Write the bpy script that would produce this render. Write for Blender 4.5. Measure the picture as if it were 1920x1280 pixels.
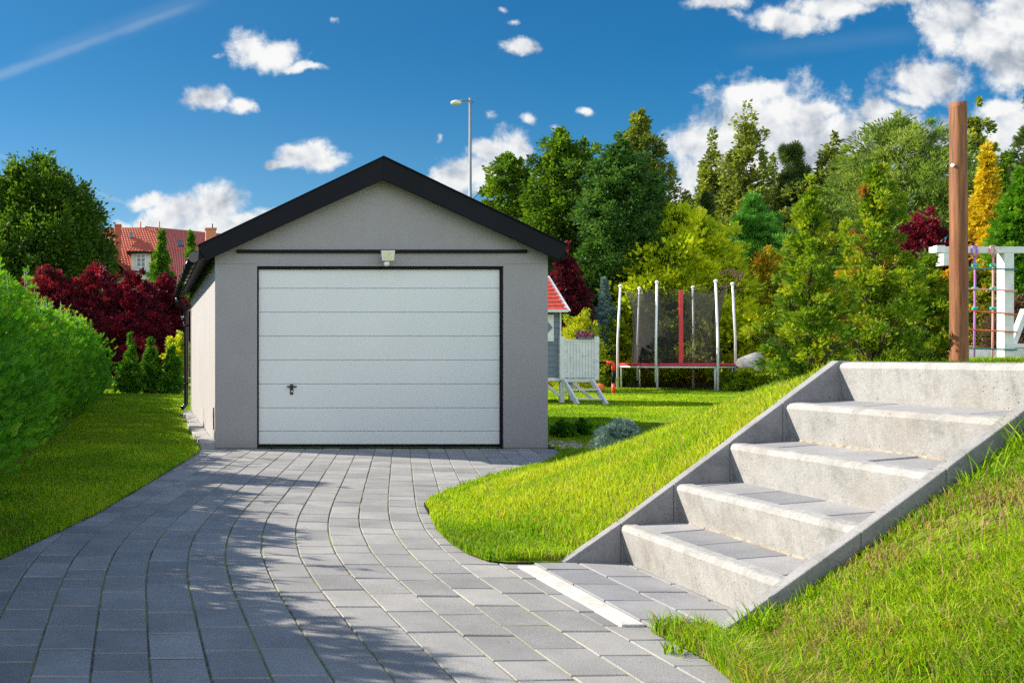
import bpy, bmesh, math, random
import numpy as np
from mathutils import Vector, geometry
R = math.radians
for o in list(bpy.data.objects): bpy.data.objects.remove(o)
SC = bpy.context.scene
COL = SC.collection
# ------------------------------------------------------------------ camera, sky, sun
EYE = 1.05
cam_d = bpy.data.cameras.new('camera'); cam = bpy.data.objects.new('camera', cam_d); COL.objects.link(cam)
cam.location = (0, 0, EYE); cam.rotation_euler = (R(90), 0, 0)
cam_d.sensor_width = 36; cam_d.lens = 33.75; cam_d.shift_x = 0.3531; cam_d.shift_y = 0.0151
cam_d.clip_start = 0.05; cam_d.clip_end = 3000
SC.camera = cam
SUN_EL, SUN_AZ = R(33.5), math.atan2(-math.cos(R(27)), math.sin(R(27)))
SDIR = Vector((math.sin(SUN_AZ)*math.cos(SUN_EL), math.cos(SUN_AZ)*math.cos(SUN_EL), math.sin(SUN_EL)))
SKY_STRENGTH = 0.15
sl = bpy.data.lights.new('sun', 'SUN'); sl.energy = 4.1; sl.angle = R(0.5); sl.color = (1, .92, .78)
sun = bpy.data.objects.new('sun', sl); COL.objects.link(sun)
sun.rotation_euler = SDIR.to_track_quat('Z', 'Y').to_euler(); sun.location = (-20, 10, 20)
SC.view_settings.view_transform = 'Standard'; SC.view_settings.look = 'None'
SC.view_settings.exposure = 1.5; SC.view_settings.gamma = 1
try: SC.cycles.max_bounces = 6; SC.cycles.transparent_max_bounces = 12; SC.cycles.use_denoising = False; SC.cycles.use_adaptive_sampling = False; SC.cycles.sample_clamp_indirect = 4; SC.cycles.blur_glossy = 1
except Exception: pass

class N:
    """small wrapper for building node trees"""
    def __init__(s, tree): s.t = tree; s.n = tree.nodes; s.l = tree.links
    def new(s, typ, **kw):
        n = s.n.new(typ)
        for k, v in kw.items(): setattr(n, k, v)
        return n
    def put(s, sock, v):
        if v is None: return
        if isinstance(v, bpy.types.NodeSocket): s.l.new(v, sock)
        else: sock.default_value = v
    def m(s, op, a=None, b=None, c=None, clamp=False):
        n = s.new('ShaderNodeMath', operation=op, use_clamp=clamp)
        for i, v in enumerate((a, b, c)): s.put(n.inputs[i], v)
        return n.outputs[0]
    def v(s, op, a=None, b=None, out=0):
        n = s.new('ShaderNodeVectorMath', operation=op)
        s.put(n.inputs[0], a); s.put(n.inputs[1], b)
        return n.outputs[out]
    def mix(s, f, a, b, blend='MIX'):
        n = s.new('ShaderNodeMix', data_type='RGBA', blend_type=blend)
        s.put(n.inputs['Factor'], f); s.put(n.inputs[6], a); s.put(n.inputs[7], b)
        return n.outputs[2]
    def noise(s, vec, scale, detail=4, rough=.5, dist=0, dim='3D'):
        n = s.new('ShaderNodeTexNoise', noise_dimensions=dim)
        if vec is not None: s.l.new(vec, n.inputs['Vector'])
        n.inputs['Scale'].default_value = scale; n.inputs['Detail'].default_value = detail
        n.inputs['Roughness'].default_value = rough; n.inputs['Distortion'].default_value = dist
        return n.outputs['Fac']
    def ramp(s, f, stops, interp='LINEAR'):
        n = s.new('ShaderNodeValToRGB'); n.color_ramp.interpolation = interp
        e = n.color_ramp.elements
        while len(e) < len(stops): e.new(.5)
        for q, (p, c) in zip(e, stops):
            q.position = p; q.color = (c[0], c[1], c[2], 1) if not isinstance(c, (int, float)) else (c, c, c, 1)
        s.put(n.inputs[0], f); return n.outputs[0]
    def rng(s, v, a, b, c=0., d=1., smooth=True):
        n = s.new('ShaderNodeMapRange', interpolation_type='SMOOTHSTEP' if smooth else 'LINEAR')
        for i, q in enumerate((v, a, b, c, d)): s.put(n.inputs[i], q)
        return n.outputs[0]

def build_world():
    w = bpy.data.worlds.new('World'); SC.world = w; w.use_nodes = True
    t = N(w.node_tree); t.n.clear()
    sky = t.new('ShaderNodeTexSky', sky_type='NISHITA')
    sky.sun_disc = False; sky.sun_elevation = SUN_EL; sky.sun_rotation = SUN_AZ % (2*math.pi)
    sky.air_density = 1.0; sky.dust_density = .3; sky.ozone_density = 3.0; sky.altitude = 300
    g = t.new('ShaderNodeTexCoord').outputs['Generated']
    sep = t.new('ShaderNodeSeparateXYZ'); t.l.new(g, sep.inputs[0])
    yy = t.m('MAXIMUM', sep.outputs['Y'], .05)
    u = t.m('DIVIDE', sep.outputs['X'], yy); v = t.m('DIVIDE', sep.outputs['Z'], yy)
    cmb = t.new('ShaderNodeCombineXYZ'); t.l.new(u, cmb.inputs[0]); t.l.new(v, cmb.inputs[1])
    p = cmb.outputs[0]
    front = t.rng(sep.outputs['Y'], .05, .2)
    # cloud banks: where each one stands in the sky (tangent of azimuth and of elevation), and its half size
    S = 1800.
    C = [(478,88,58,38),(520,100,60,30),(570,126,32,11),(402,110,18,9),(390,176,40,24),(452,193,34,16),
         (568,284,52,28),(600,300,42,18),(530,302,30,12),
         (395,385,58,48),(330,398,60,34),(290,378,44,16),(300,420,60,22),(440,415,70,22),(228,424,26,12),(500,402,40,14),(400,430,130,26),
         (948,275,36,42),(905,282,34,20),(915,330,85,38),(850,345,56,28),(985,330,40,30),(830,330,30,14),(925,318,70,22),
         (972,86,34,16),(958,43,20,10),(942,18,15,8),(912,214,20,16),(990,215,22,12),(1102,217,18,7),(1050,240,14,7),(828,266,8,9),(625,32,9,10),
         (1320,262,60,44),(1400,240,90,62),(1400,180,50,22),(1440,172,36,22),(1480,240,90,62),(1380,300,110,50),(1560,250,90,52),
         (1660,265,110,58),(1780,280,110,60),(1880,250,90,52),(1540,200,40,18),(1640,212,50,20),(1860,205,60,18),(1330,330,60,40),(1290,370,60,24),(1520,300,180,60),(1900,300,100,80),
         (1345,8,55,18),(1375,32,20,14),(1490,38,80,24),(1560,14,90,24),(1660,-8,120,22),(1745,150,62,36),(1720,182,50,14),
         (1800,30,70,50),(1860,70,80,62),(1900,130,70,50),(1920,20,90,60),(1770,72,40,36)]
    wn = t.new('ShaderNodeTexNoise'); t.l.new(p, wn.inputs['Vector']); wn.inputs['Scale'].default_value = 11; wn.inputs['Detail'].default_value = 5; wn.inputs['Roughness'].default_value = .6
    pw = t.v('ADD', p, t.v('MULTIPLY', t.v('SUBTRACT', wn.outputs['Color'], (.5, .5, .5)), (.055, .04, 0)))
    fld = None
    for (cx, cy, rx, ry) in C:
        k_ = 1.22 if rx > 38 and cx > 1250 else 1.12 if rx > 28 else .8 if rx < 23 else 1.; rx *= k_; ry *= k_*(1.25 if cy > 200 and cx > 1250 else 1.)
        a = t.v('SUBTRACT', pw, ((cx-282)/S, (669-cy)/S, 0))
        b = t.v('MULTIPLY', a, (S/rx, S/ry, 0))
        d = t.v('LENGTH', b, out=1)
        q = t.m('SUBTRACT', 1., d)
        if rx < 20: q = t.m('MULTIPLY', q, .42)
        fld = q if fld is None else t.m('SMOOTH_MAX', fld, q, .18)
    fld = t.m('MAXIMUM', fld, -2.0)
    n1 = t.noise(p, 26, 10, .66, .2)
    n2 = t.noise(p, 5.5, 2, .5)
    dens = t.m('ADD', t.m('ADD', t.m('MULTIPLY', fld, 1.9), .12), t.m('MULTIPLY', t.m('SUBTRACT', n1, .5), 3.6))
    dens = t.m('ADD', dens, t.m('MULTIPLY', t.m('SUBTRACT', n2, .5), .8))
    mask = t.rng(dens, -.05, 1.2)
    # relief: brighter towards the sun side, grey hollows and bases
    po = t.v('ADD', p, (-.0075, .0075, 0)); n1o = t.noise(po, 26, 7, .6, .2)
    n3 = t.noise(p, 9, 4, .5, .3); n3o = t.noise(t.v('ADD', p, (-.014, .017, 0)), 9, 4, .5, .3)
    rel = t.m('ADD', t.m('MULTIPLY', t.m('SUBTRACT', n1, n1o), .8), t.m('MULTIPLY', t.m('SUBTRACT', n3, n3o), 2.6))
    rel = t.m('ADD', rel, t.m('MULTIPLY', t.m('SUBTRACT', .5, n2), .9))
    grey = t.rng(u, .5, .85, 0., .14)
    lit = t.m('ADD', .91, t.m('MULTIPLY', rel, 1.0)); lit = t.m('SUBTRACT', lit, grey, clamp=True)
    cc = t.ramp(lit, [(0, (2.6/10, 3.2/10, 4.1/10)), (.55, (4.4/10, 4.9/10, 5.6/10)), (.8, (7.6/10, 7.9/10, 8.3/10)), (1, (9.6/10, 9.7/10, 9.6/10))])
    K = .98/SKY_STRENGTH/2**SC.view_settings.exposure; cc = t.mix(1., cc, (K, K, K, 1), 'MULTIPLY')
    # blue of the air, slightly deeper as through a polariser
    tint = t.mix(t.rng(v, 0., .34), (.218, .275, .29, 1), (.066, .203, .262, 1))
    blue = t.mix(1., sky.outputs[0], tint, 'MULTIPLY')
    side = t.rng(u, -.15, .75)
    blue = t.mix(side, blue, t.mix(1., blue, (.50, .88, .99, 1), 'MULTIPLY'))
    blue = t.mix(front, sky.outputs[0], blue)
    # aircraft trails
    def trail(x0, y0, x1, y1, wd, amp):
        a = ((x0-282)/S, (669-y0)/S); b = ((x1-282)/S, (669-y1)/S)
        L = math.hypot(b[0]-a[0], b[1]-a[1]); d = ((b[0]-a[0])/L, (b[1]-a[1])/L)
        q = t.v('SUBTRACT', p, (a[0], a[1], 0))
        al = t.m('DIVIDE', t.v('DOT_PRODUCT', q, (d[0], d[1], 0), out=1), L)
        ac = t.m('ABSOLUTE', t.v('DOT_PRODUCT', q, (-d[1], d[0], 0), out=1))
        ac = t.m('ADD', ac, t.m('MULTIPLY', t.m('SUBTRACT', n1, .5), .006))
        f = t.m('MULTIPLY', t.rng(ac, 0., wd/S, 1., 0.), t.m('MULTIPLY', t.rng(al, 1.05, .8), t.rng(al, -.1, .1)))
        return t.m('MULTIPLY', t.m('MULTIPLY', f, amp), t.rng(n3, .25, .6, .35, 1.))
    tr = t.m('MAXIMUM', trail(-60, 163, 400, -5, 15, .17), trail(-60, 270, 290, 402, 6, .16))
    tr = t.m('MAXIMUM', tr, t.m('MAXIMUM', trail(60, 112, 430, -22, 30, .07), trail(1380, 100, 1750, 60, 26, .04)))
    col = t.mix(tr, blue, (.8*K, .84*K, .88*K, 1))
    full = t.mix(t.m('MULTIPLY', mask, front), col, cc)
    # unseen bright broken cloud, added behind the camera to fill the shaded garage front
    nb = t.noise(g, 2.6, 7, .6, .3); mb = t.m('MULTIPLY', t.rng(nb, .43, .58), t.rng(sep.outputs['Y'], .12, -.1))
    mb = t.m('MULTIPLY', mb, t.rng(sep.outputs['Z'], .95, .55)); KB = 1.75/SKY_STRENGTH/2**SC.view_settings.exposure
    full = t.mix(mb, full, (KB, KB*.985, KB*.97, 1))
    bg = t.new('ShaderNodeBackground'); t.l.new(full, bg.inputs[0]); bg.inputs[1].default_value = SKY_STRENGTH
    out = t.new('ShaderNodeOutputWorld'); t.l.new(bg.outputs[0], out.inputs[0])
    try: w.cycles.sampling_method = 'MANUAL'; w.cycles.sample_map_resolution = 1024
    except Exception: pass
build_world()

# ------------------------------------------------------------------ helpers
rs = np.random.RandomState
def gx(px, Y): return (px-282.)*Y/1800.          # survey: bearing and distance -> metres
def gz(py, Y): return EYE-(py-669.)*Y/1800.

def tag(o, label=None, cat=None, group=None, kind=None):
    if label: o['label'] = label
    if cat: o['category'] = cat
    if group: o['group'] = group
    if kind: o['kind'] = kind
    return o
def thing(name, label, cat, loc=(0, 0, 0), group=None, rz=0):
    o = bpy.data.objects.new(name, None); COL.objects.link(o); o.location = loc; o.rotation_euler = (0, 0, rz)
    o.empty_display_size = .2
    return tag(o, label, cat, group)
def origin(p):
    v = Vector((0, 0, 0))
    while p is not None: v += p.location; p = p.parent
    return v
def link(name, me, mat, parent=None, local=False):
    o = bpy.data.objects.new(name, me); COL.objects.link(o)
    if mat is not None: me.materials.append(mat)
    if parent is not None:
        o.parent = parent
        if not local: o.location = -origin(parent)
    return o
def dup(root, loc, label=None, rz=0, scale=None):
    r = root.copy(); COL.objects.link(r); r.location = loc; r.rotation_euler = (0, 0, rz)
    if scale: r.scale = scale
    if label: r['label'] = label
    for c in list(root.children):
        k = c.copy(); COL.objects.link(k); k.parent = r
        for g in c.children:
            q = g.copy(); COL.objects.link(q); q.parent = k
    return r
class B:
    """collects simple shapes and links them as one mesh (world coordinates unless local)"""
    def __init__(s): s.v = []; s.f = []; s.sm = []
    def add(s, vs, fs, smooth=False):
        k = len(s.v); s.v += [tuple(q) for q in vs]; s.f += [tuple(i+k for i in f) for f in fs]; s.sm += [smooth]*len(fs)
        return s
    def box(s, x0, x1, y0, y1, z0, z1):
        return s.add([(x0,y0,z0),(x1,y0,z0),(x1,y1,z0),(x0,y1,z0),(x0,y0,z1),(x1,y0,z1),(x1,y1,z1),(x0,y1,z1)],
                     [(0,3,2,1),(4,5,6,7),(0,1,5,4),(1,2,6,5),(2,3,7,6),(3,0,4,7)])
    def prism(s, pts, axis, a, b):
        def P(p, c): return {'y': (p[0], c, p[1]), 'x': (c, p[0], p[1]), 'z': (p[0], p[1], c)}[axis]
        n = len(pts); vs = [P(p, a) for p in pts]+[P(p, b) for p in pts]
        fs = [tuple(range(n)), tuple(range(2*n-1, n-1, -1))]+[(i, i+n, (i+1) % n+n, (i+1) % n) for i in range(n)]
        return s.add(vs, fs)
    def bar(s, p, q, w, h, up=(0, 0, 1)):
        p = Vector(p); q = Vector(q); d = (q-p).normalized(); a = d.cross(Vector(up))
        if a.length < 1e-4: a = Vector((1, 0, 0))
        a.normalize(); b = a.cross(d); a = a*w/2; b = b*h/2
        return s.add([p-a-b, p+a-b, p+a+b, p-a+b, q-a-b, q+a-b, q+a+b, q-a+b],
                     [(0,3,2,1),(4,5,6,7),(0,1,5,4),(1,2,6,5),(2,3,7,6),(3,0,4,7)])
    def tube(s, pts, rad, n=10, cap=True, smooth=True):
        pts = [Vector(p) for p in pts]; m = len(pts)
        if not hasattr(rad, '__len__'): rad = [rad]*m
        d0 = (pts[1]-pts[0]).normalized(); a = d0.orthogonal().normalized(); vs = []
        for i, p in enumerate(pts):
            d = (pts[min(i+1, m-1)]-pts[max(i-1, 0)]).normalized()
            a = (a-d*a.dot(d)).normalized(); b = d.cross(a)
            for k in range(n):
                t = 2*math.pi*k/n; vs.append(p+(a*math.cos(t)+b*math.sin(t))*rad[i])
        fs = [(i*n+k, i*n+(k+1) % n, (i+1)*n+(k+1) % n, (i+1)*n+k) for i in range(m-1) for k in range(n)]
        s.add(vs, fs, smooth)
        if cap: k0 = len(s.v)-m*n; s.f += [tuple(k0+n-1-i for i in range(n)), tuple(k0+(m-1)*n+i for i in range(n))]; s.sm += [False, False]
        return s
    def ball(s, c, r, seg=14, sc=(1, 1, 1)):
        rings = seg//2; vs = [(c[0], c[1], c[2]+r*sc[2])]; 
        for i in range(1, rings):
            t = math.pi*i/rings
            for k in range(seg):
                u = 2*math.pi*k/seg; vs.append((c[0]+r*sc[0]*math.sin(t)*math.cos(u), c[1]+r*sc[1]*math.sin(t)*math.sin(u), c[2]+r*sc[2]*math.cos(t)))
        vs.append((c[0], c[1], c[2]-r*sc[2])); last = len(vs)-1; fs = []
        for k in range(seg): fs.append((0, 1+k, 1+(k+1) % seg)); fs.append((last, last-seg+(k+1) % seg, last-seg+k))
        for i in range(rings-2):
            for k in range(seg): a = 1+i*seg; fs.append((a+k, a+seg+k, a+seg+(k+1) % seg, a+(k+1) % seg))
        return s.add(vs, fs, True)
    def build(s, name, mat, parent=None, bevel=0, seg=2, local=False):
        me = bpy.data.meshes.new(name); me.from_pydata(s.v, [], s.f)
        me.polygons.foreach_set('use_smooth', s.sm); me.update()
        if bevel:
            bm = bmesh.new(); bm.from_mesh(me)
            ed = [e for e in bm.edges if len(e.link_faces) == 2 and e.calc_face_angle(0) > .5]
            bmesh.ops.bevel(bm, geom=ed, offset=bevel, segments=seg, affect='EDGES', profile=.5)
            bm.to_mesh(me); bm.free()
        return link(name, me, mat, parent, local)

def np_mesh(name, V, F, var=None, smooth=False):
    """V (n,3), F (m,k) -> mesh; var is one number per vertex"""
    me = bpy.data.meshes.new(name); k = F.shape[1]
    me.vertices.add(len(V)); me.vertices.foreach_set('co', np.ascontiguousarray(V, dtype=np.float32).ravel())
    me.loops.add(F.size); me.loops.foreach_set('vertex_index', np.ascontiguousarray(F, dtype=np.int32).ravel())
    me.polygons.add(len(F)); me.polygons.foreach_set('loop_start', np.arange(0, F.size, k, dtype=np.int32))
    me.polygons.foreach_set('use_smooth', np.full(len(F), smooth, dtype=bool))
    me.update(calc_edges=True)
    if var is not None:
        a = me.attributes.new('var', 'FLOAT', 'POINT'); a.data.foreach_set('value', np.ascontiguousarray(var, dtype=np.float32))
    return me
def unit(a): return a/np.maximum(np.linalg.norm(a, axis=-1, keepdims=True), 1e-6)
def scatter(name, tmpl, pos, d, nrm, size, var):
    """copies a small template (verts, quads) to many places; its y axis follows d, its z axis nrm"""
    TV, TF = tmpl; TV = np.array(TV, float); TF = np.array(TF)
    y = unit(d); x = unit(np.cross(y, nrm)); z = np.cross(x, y)
    n = len(pos); k = len(TV)
    V = (TV[None, :, 0:1]*x[:, None]+TV[None, :, 1:2]*y[:, None]+TV[None, :, 2:3]*z[:, None])*np.asarray(size).reshape(-1, 1, 1)+pos[:, None]
    F = (TF[None]+(np.arange(n)*k)[:, None, None]).reshape(-1, TF.shape[1])
    return np_mesh(name, V.reshape(-1, 3), F, np.repeat(var, k))
def vn(x, y, s, seed=0):
    """smooth value noise 0..1"""
    g = rs(seed).rand(64, 64); x = np.asarray(x)/s+100; y = np.asarray(y)/s+100
    i = np.floor(x).astype(int); j = np.floor(y).astype(int); a = x-i; b = y-j; a = a*a*(3-2*a); b = b*b*(3-2*b)
    return (g[i % 64, j % 64]*(1-a)+g[(i+1) % 64, j % 64]*a)*(1-b)+(g[i % 64, (j+1) % 64]*(1-a)+g[(i+1) % 64, (j+1) % 64]*a)*b
def inpoly(x, y, poly):
    ins = np.zeros(np.shape(x), bool); n = len(poly)
    for i in range(n):
        x0, y0 = poly[i]; x1, y1 = poly[(i+1) % n]
        if y0 == y1: continue
        c = ((y0 > y) != (y1 > y)) & (x < (x1-x0)*(y-y0)/(y1-y0)+x0)
        ins ^= c
    return ins

# ------------------------------------------------------------------ materials
def new_mat(name):
    m = bpy.data.materials.new(name); m.use_nodes = True; t = N(m.node_tree)
    return m, t, t.n['Principled BSDF']
def mat(name, col, rough=.6, var=.12, scale=6, bump=0, bscale=60, spec=.4, metal=0, col2=None, stretch=(1, 1, 1), detail=5, dirt=None):
    m, t, b = new_mat(name); c4 = (*col, 1)
    co = t.new('ShaderNodeTexCoord').outputs['Object']; co = t.v('MULTIPLY', co, stretch)
    if var or col2:
        f = t.rng(t.noise(co, scale, detail, .6), .3, .7, 0, 1, False)
        c2 = (*(col2 or tuple(q*(1-var*2) for q in col)), 1)
        base = t.mix(f, c2, (*[q*(1+var*.5) for q in col], 1) if not col2 else c4)
    else: base = c4
    if dirt:
        f = t.rng(t.noise(co, dirt[1], 6, .7), .52, .72); base = t.mix(t.m('MULTIPLY', f, dirt[2]), base, (*dirt[0], 1))
    t.put(b.inputs['Base Color'], base)
    b.inputs['Roughness'].default_value = rough; b.inputs['Specular IOR Level'].default_value = spec; b.inputs['Metallic'].default_value = metal
    if bump:
        bn = t.new('ShaderNodeBump'); bn.inputs['Strength'].default_value = bump; bn.inputs['Distance'].default_value = .01
        t.l.new(t.noise(co, bscale, 4, .6), bn.inputs['Height']); t.l.new(bn.outputs[0], b.inputs['Normal'])
    return m
def leafmat(name, stops, tr=.35, rough=.5, boost=1.5):
    m, t, b = new_mat(name)
    a = t.new('ShaderNodeAttribute', attribute_name='var').outputs['Fac']
    c = t.ramp(a, stops)
    t.l.new(c, b.inputs['Base Color']); b.inputs['Roughness'].default_value = rough; b.inputs['Specular IOR Level'].default_value = .22
    tl = t.new('ShaderNodeBsdfTranslucent'); t.l.new(t.mix(1., c, (boost*1.1, boost, boost*.45, 1), 'MULTIPLY'), tl.inputs[0])
    mx = t.new('ShaderNodeMixShader'); mx.inputs[0].default_value = tr
    t.l.new(b.outputs[0], mx.inputs[1]); t.l.new(tl.outputs[0], mx.inputs[2])
    t.l.new(mx.outputs[0], t.n['Material Output'].inputs[0]); return m

M = {}
M['black'] = mat('anthracite_metal', (.006, .0065, .010), .55, .1, 3, spec=.12)
M['gutter'] = mat('black_gloss', (.012, .012, .014), .12, 0, spec=.6)
M['white'] = mat('white_paint', (.62, .63, .62), .5, .08, 5, dirt=((.30, .31, .28), 9, .6), bump=.3, bscale=40)
M['whiteclean'] = mat('white_coated', (.75, .77, .77), .35, .02, 3)
M['sand'] = mat('sandy_mortar', (.36, .31, .24), .95, .3, 30, bump=1, bscale=90)
M['galv'] = mat('galvanised', (.72, .72, .73), .4, .06, 12, metal=.1)
M['lampgrey'] = mat('lamp_grey', (.16, .18, .19), .5, .08, 4)
M['red'] = mat('red_vinyl', (.62, .035, .05), .45, .12, 5)
M['redplastic'] = mat('red_plastic', (.75, .05, .02), .4, .05)
M['orange'] = mat('orange_ball', (.9, .2, .02), .5, .15, 20)
M['bark'] = mat('bark', (.10, .07, .045), .9, .3, 14, bump=.8, bscale=40, stretch=(1, 1, .25))
M['barkpale'] = mat('birch_bark', (.45, .42, .38), .8, .35, 9, bump=.3, col2=(.12, .10, .08), stretch=(1, 1, .6))
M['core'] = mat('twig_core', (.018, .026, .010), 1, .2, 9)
M['siding'] = mat('grey_boards', (.13, .17, .21), .6, .12, 8)
M['shingle'] = mat('red_shingle', (.52, .06, .035), .8, .2, 12, bump=.4)
M['soil'] = mat('soil', (.10, .07, .045), .95, .3, 12, bump=1, bscale=30)
M['brick'] = mat('orange_brick', (.50, .19, .10), .8, .15, 10)
M['glass'] = mat('dark_glass', (.05, .07, .09), .06, 0, spec=.8)
M['plaster'] = mat('white_plaster', (.62, .60, .56), .85, .06, 3)
M['stone'] = mat('white_stone', (.62, .58, .52), .8, .25, 4, bump=.6, bscale=9)
M['yellowlens'] = mat('lamp_reflector', (.62, .58, .30), .25, .1, 30)
M['beige'] = mat('cream_plastic', (.62, .60, .50), .45, .05)
M['pebble'] = mat('pebble', (.42, .37, .32), .7, .3, 14)
M['rope_violet'] = mat('rope_violet', (.42, .16, .55), .8, .1, 90)
M['rope_pink'] = mat('rope_pink', (.75, .30, .30), .8, .1, 90)
M['rope_teal'] = mat('rope_teal', (.03, .18, .22), .8, .1, 90)
M['rope_orange'] = mat('rope_orange', (.65, .16, .05), .8, .1, 90)
M['clip_green'] = mat('clip_green', (.02, .42, .30), .4, .05)

# stucco: grainy grey render
def stucco(name, col):
    m, t, b = new_mat(name); co = t.new('ShaderNodeTexCoord').outputs['Object']
    n1 = t.noise(co, 120, 3, .7); n2 = t.noise(co, 1.1, 5, .6); n3 = t.noise(t.v('MULTIPLY', co, (1, 1, .25)), 5, 4, .6)
    f = t.m('ADD', t.m('MULTIPLY', n1, .55), t.m('ADD', t.m('MULTIPLY', n2, .3), t.m('MULTIPLY', n3, .15)))
    t.l.new(t.ramp(f, [(.32, tuple(c*.86 for c in col)), (.5, col), (.7, tuple(c*1.12 for c in col))]), b.inputs['Base Color'])
    b.inputs['Roughness'].default_value = .92; b.inputs['Specular IOR Level'].default_value = .2
    rc = b.inputs['Base Color'].links[0].from_socket; sz = t.new('ShaderNodeSeparateXYZ'); t.l.new(co, sz.inputs[0])
    sp = t.m('MULTIPLY', t.rng(t.m('ADD', sz.outputs['Z'], t.m('MULTIPLY', n3, .22)), .26, .12), t.rng(n1, .42, .6))
    t.l.new(t.mix(t.m('MULTIPLY', sp, .35), rc, (.16, .13, .10, 1)), b.inputs['Base Color'])
    bn = t.new('ShaderNodeBump'); bn.inputs['Strength'].default_value = .5; bn.inputs['Distance'].default_value = .004
    vo = t.new('ShaderNodeTexVoronoi'); vo.inputs['Scale'].default_value = 170; t.l.new(co, vo.inputs['Vector'])
    t.l.new(t.m('ADD', vo.outputs['Distance'], t.m('MULTIPLY', n1, .7)), bn.inputs['Height']); t.l.new(bn.outputs[0], b.inputs['Normal'])
    return m
M['stucco'] = stucco('stucco_grey', (.295, .28, .278))

# sectional door skin: fine horizontal embossing
def doorskin():
    m, t, b = new_mat('door_skin'); co = t.new('ShaderNodeTexCoord').outputs['Object']
    n = t.noise(t.v('MULTIPLY', co, (.35, 1, 26)), 4, 5, .65); n2 = t.noise(co, 1.3, 3, .5)
    t.l.new(t.mix(n2, (.575, .585, .575, 1), (.645, .65, .635, 1)), b.inputs['Base Color'])
    b.inputs['Roughness'].default_value = .38
    bn = t.new('ShaderNodeBump'); bn.inputs['Strength'].default_value = .07; bn.inputs['Distance'].default_value = .004
    t.l.new(n, bn.inputs['Height']); t.l.new(bn.outputs[0], b.inputs['Normal']); return m
M['door'] = doorskin()

# paving stone: fine exposed grit, tone per stone from the mesh
def paverm(name, c0, c1, moss):
    m, t, b = new_mat(name); co = t.new('ShaderNodeTexCoord').outputs['Object']
    a = t.new('ShaderNodeAttribute', attribute_name='var').outputs['Fac']
    base = t.mix(a, (*c0, 1), (*c1, 1))
    g = t.noise(co, 260, 2, .8); base = t.mix(1., base, t.ramp(g, [(.3, .62), (.5, 1.), (.72, 1.5)]), 'MULTIPLY')
    w = t.noise(co, 2.2, 6, .65); base = t.mix(1., base, t.ramp(w, [(.28, .76), (.72, 1.18)]), 'MULTIPLY')
    s = t.rng(t.noise(co, 38, 2, .5), .72, .78); base = t.mix(t.m('MULTIPLY', s, .6), base, (.30, .28, .25, 1))
    if moss: st = t.rng(t.noise(co, 5, 6, .7), .62, .8); base = t.mix(t.m('MULTIPLY', st, .6), base, (*moss, 1))
    t.l.new(base, b.inputs['Base Color']); b.inputs['Roughness'].default_value = .8; b.inputs['Specular IOR Level'].default_value = .35
    bn = t.new('ShaderNodeBump'); bn.inputs['Strength'].default_value = .5; bn.inputs['Distance'].default_value = .003
    t.l.new(t.noise(co, 180, 3, .7), bn.inputs['Height']); t.l.new(bn.outputs[0], b.inputs['Normal']); return m
M['paver'] = paverm('paver_grey', (.175, .173, .172), (.252, .244, .235), None)
M['tread'] = paverm('tread_paver', (.165, .168, .18), (.25, .245, .25), (.36, .36, .36))
def jointm():
    m, t, b = new_mat('joint_sand'); co = t.new('ShaderNodeTexCoord').outputs['Object']
    f = t.rng(t.noise(co, 1.6, 4, .6), .38, .62)
    c = t.mix(f, (.06, .055, .045, 1), (.17, .20, .04, 1)); c = t.mix(t.rng(t.noise(co, 60, 2), .55, .7), c, (.28, .26, .16, 1))
    t.l.new(c, b.inputs['Base Color']); b.inputs['Roughness'].default_value = 1; return m
M['joint'] = jointm()

# precast concrete, weathered
def concrete(name, col, streak=.5):
    m, t, b = new_mat(name); co = t.new('ShaderNodeTexCoord').outputs['Object']
    a = t.noise(co, 7, 7, .72); g = t.noise(co, 240, 2, .8); st = t.noise(t.v('MULTIPLY', co, (6, 9, 1.1)), 4, 5, .6); big = t.noise(co, 2.3, 3, .5)
    c = t.ramp(a, [(.28, tuple(q*.66 for q in col)), (.5, col), (.72, tuple(min(1, q*1.2) for q in col))])
    c = t.mix(t.m('MULTIPLY', t.rng(st, .5, .7), streak), c, (col[0]*1.25, col[1]*1.24, col[2]*1.2, 1))
    dk = t.noise(t.v('MULTIPLY', co, (7, 11, 1.4)), 3.1, 6, .7); c = t.mix(t.m('MULTIPLY', t.rng(dk, .54, .72), .42), c, (col[0]*.55, col[1]*.56, col[2]*.56, 1))
    c = t.mix(1., c, t.ramp(g, [(.3, .68), (.5, 1.), (.7, 1.25)]), 'MULTIPLY')
    c = t.mix(t.rng(big, .52, .7, 0, .3), c, (col[0]*.85, col[1]*.75, col[2]*.62, 1))
    vo = t.new('ShaderNodeTexVoronoi'); vo.inputs['Scale'].default_value = 34; t.l.new(co, vo.inputs['Vector'])
    pit = t.m('MULTIPLY', t.rng(vo.outputs['Distance'], .10, .16, 1, 0), t.rng(t.noise(co, 9, 2), .5, .6))
    c = t.mix(t.m('MULTIPLY', pit, .6), c, (col[0]*.35, col[1]*.34, col[2]*.32, 1))
    t.l.new(c, b.inputs['Base Color']); b.inputs['Roughness'].default_value = .88; b.inputs['Specular IOR Level'].default_value = .25
    bn = t.new('ShaderNodeBump'); bn.inputs['Strength'].default_value = .6; bn.inputs['Distance'].default_value = .005
    t.l.new(t.m('SUBTRACT', t.m('ADD', t.noise(co, 70, 5, .7), a), pit), bn.inputs['Height']); t.l.new(bn.outputs[0], b.inputs['Normal']); return m
M['concrete'] = concrete('precast_concrete', (.275, .270, .262), .5)
M['curbcon'] = concrete('curb_concrete', (.205, .203, .205), .3)
M['palecon'] = concrete('pale_concrete', (.46, .44, .41), .2)

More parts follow.
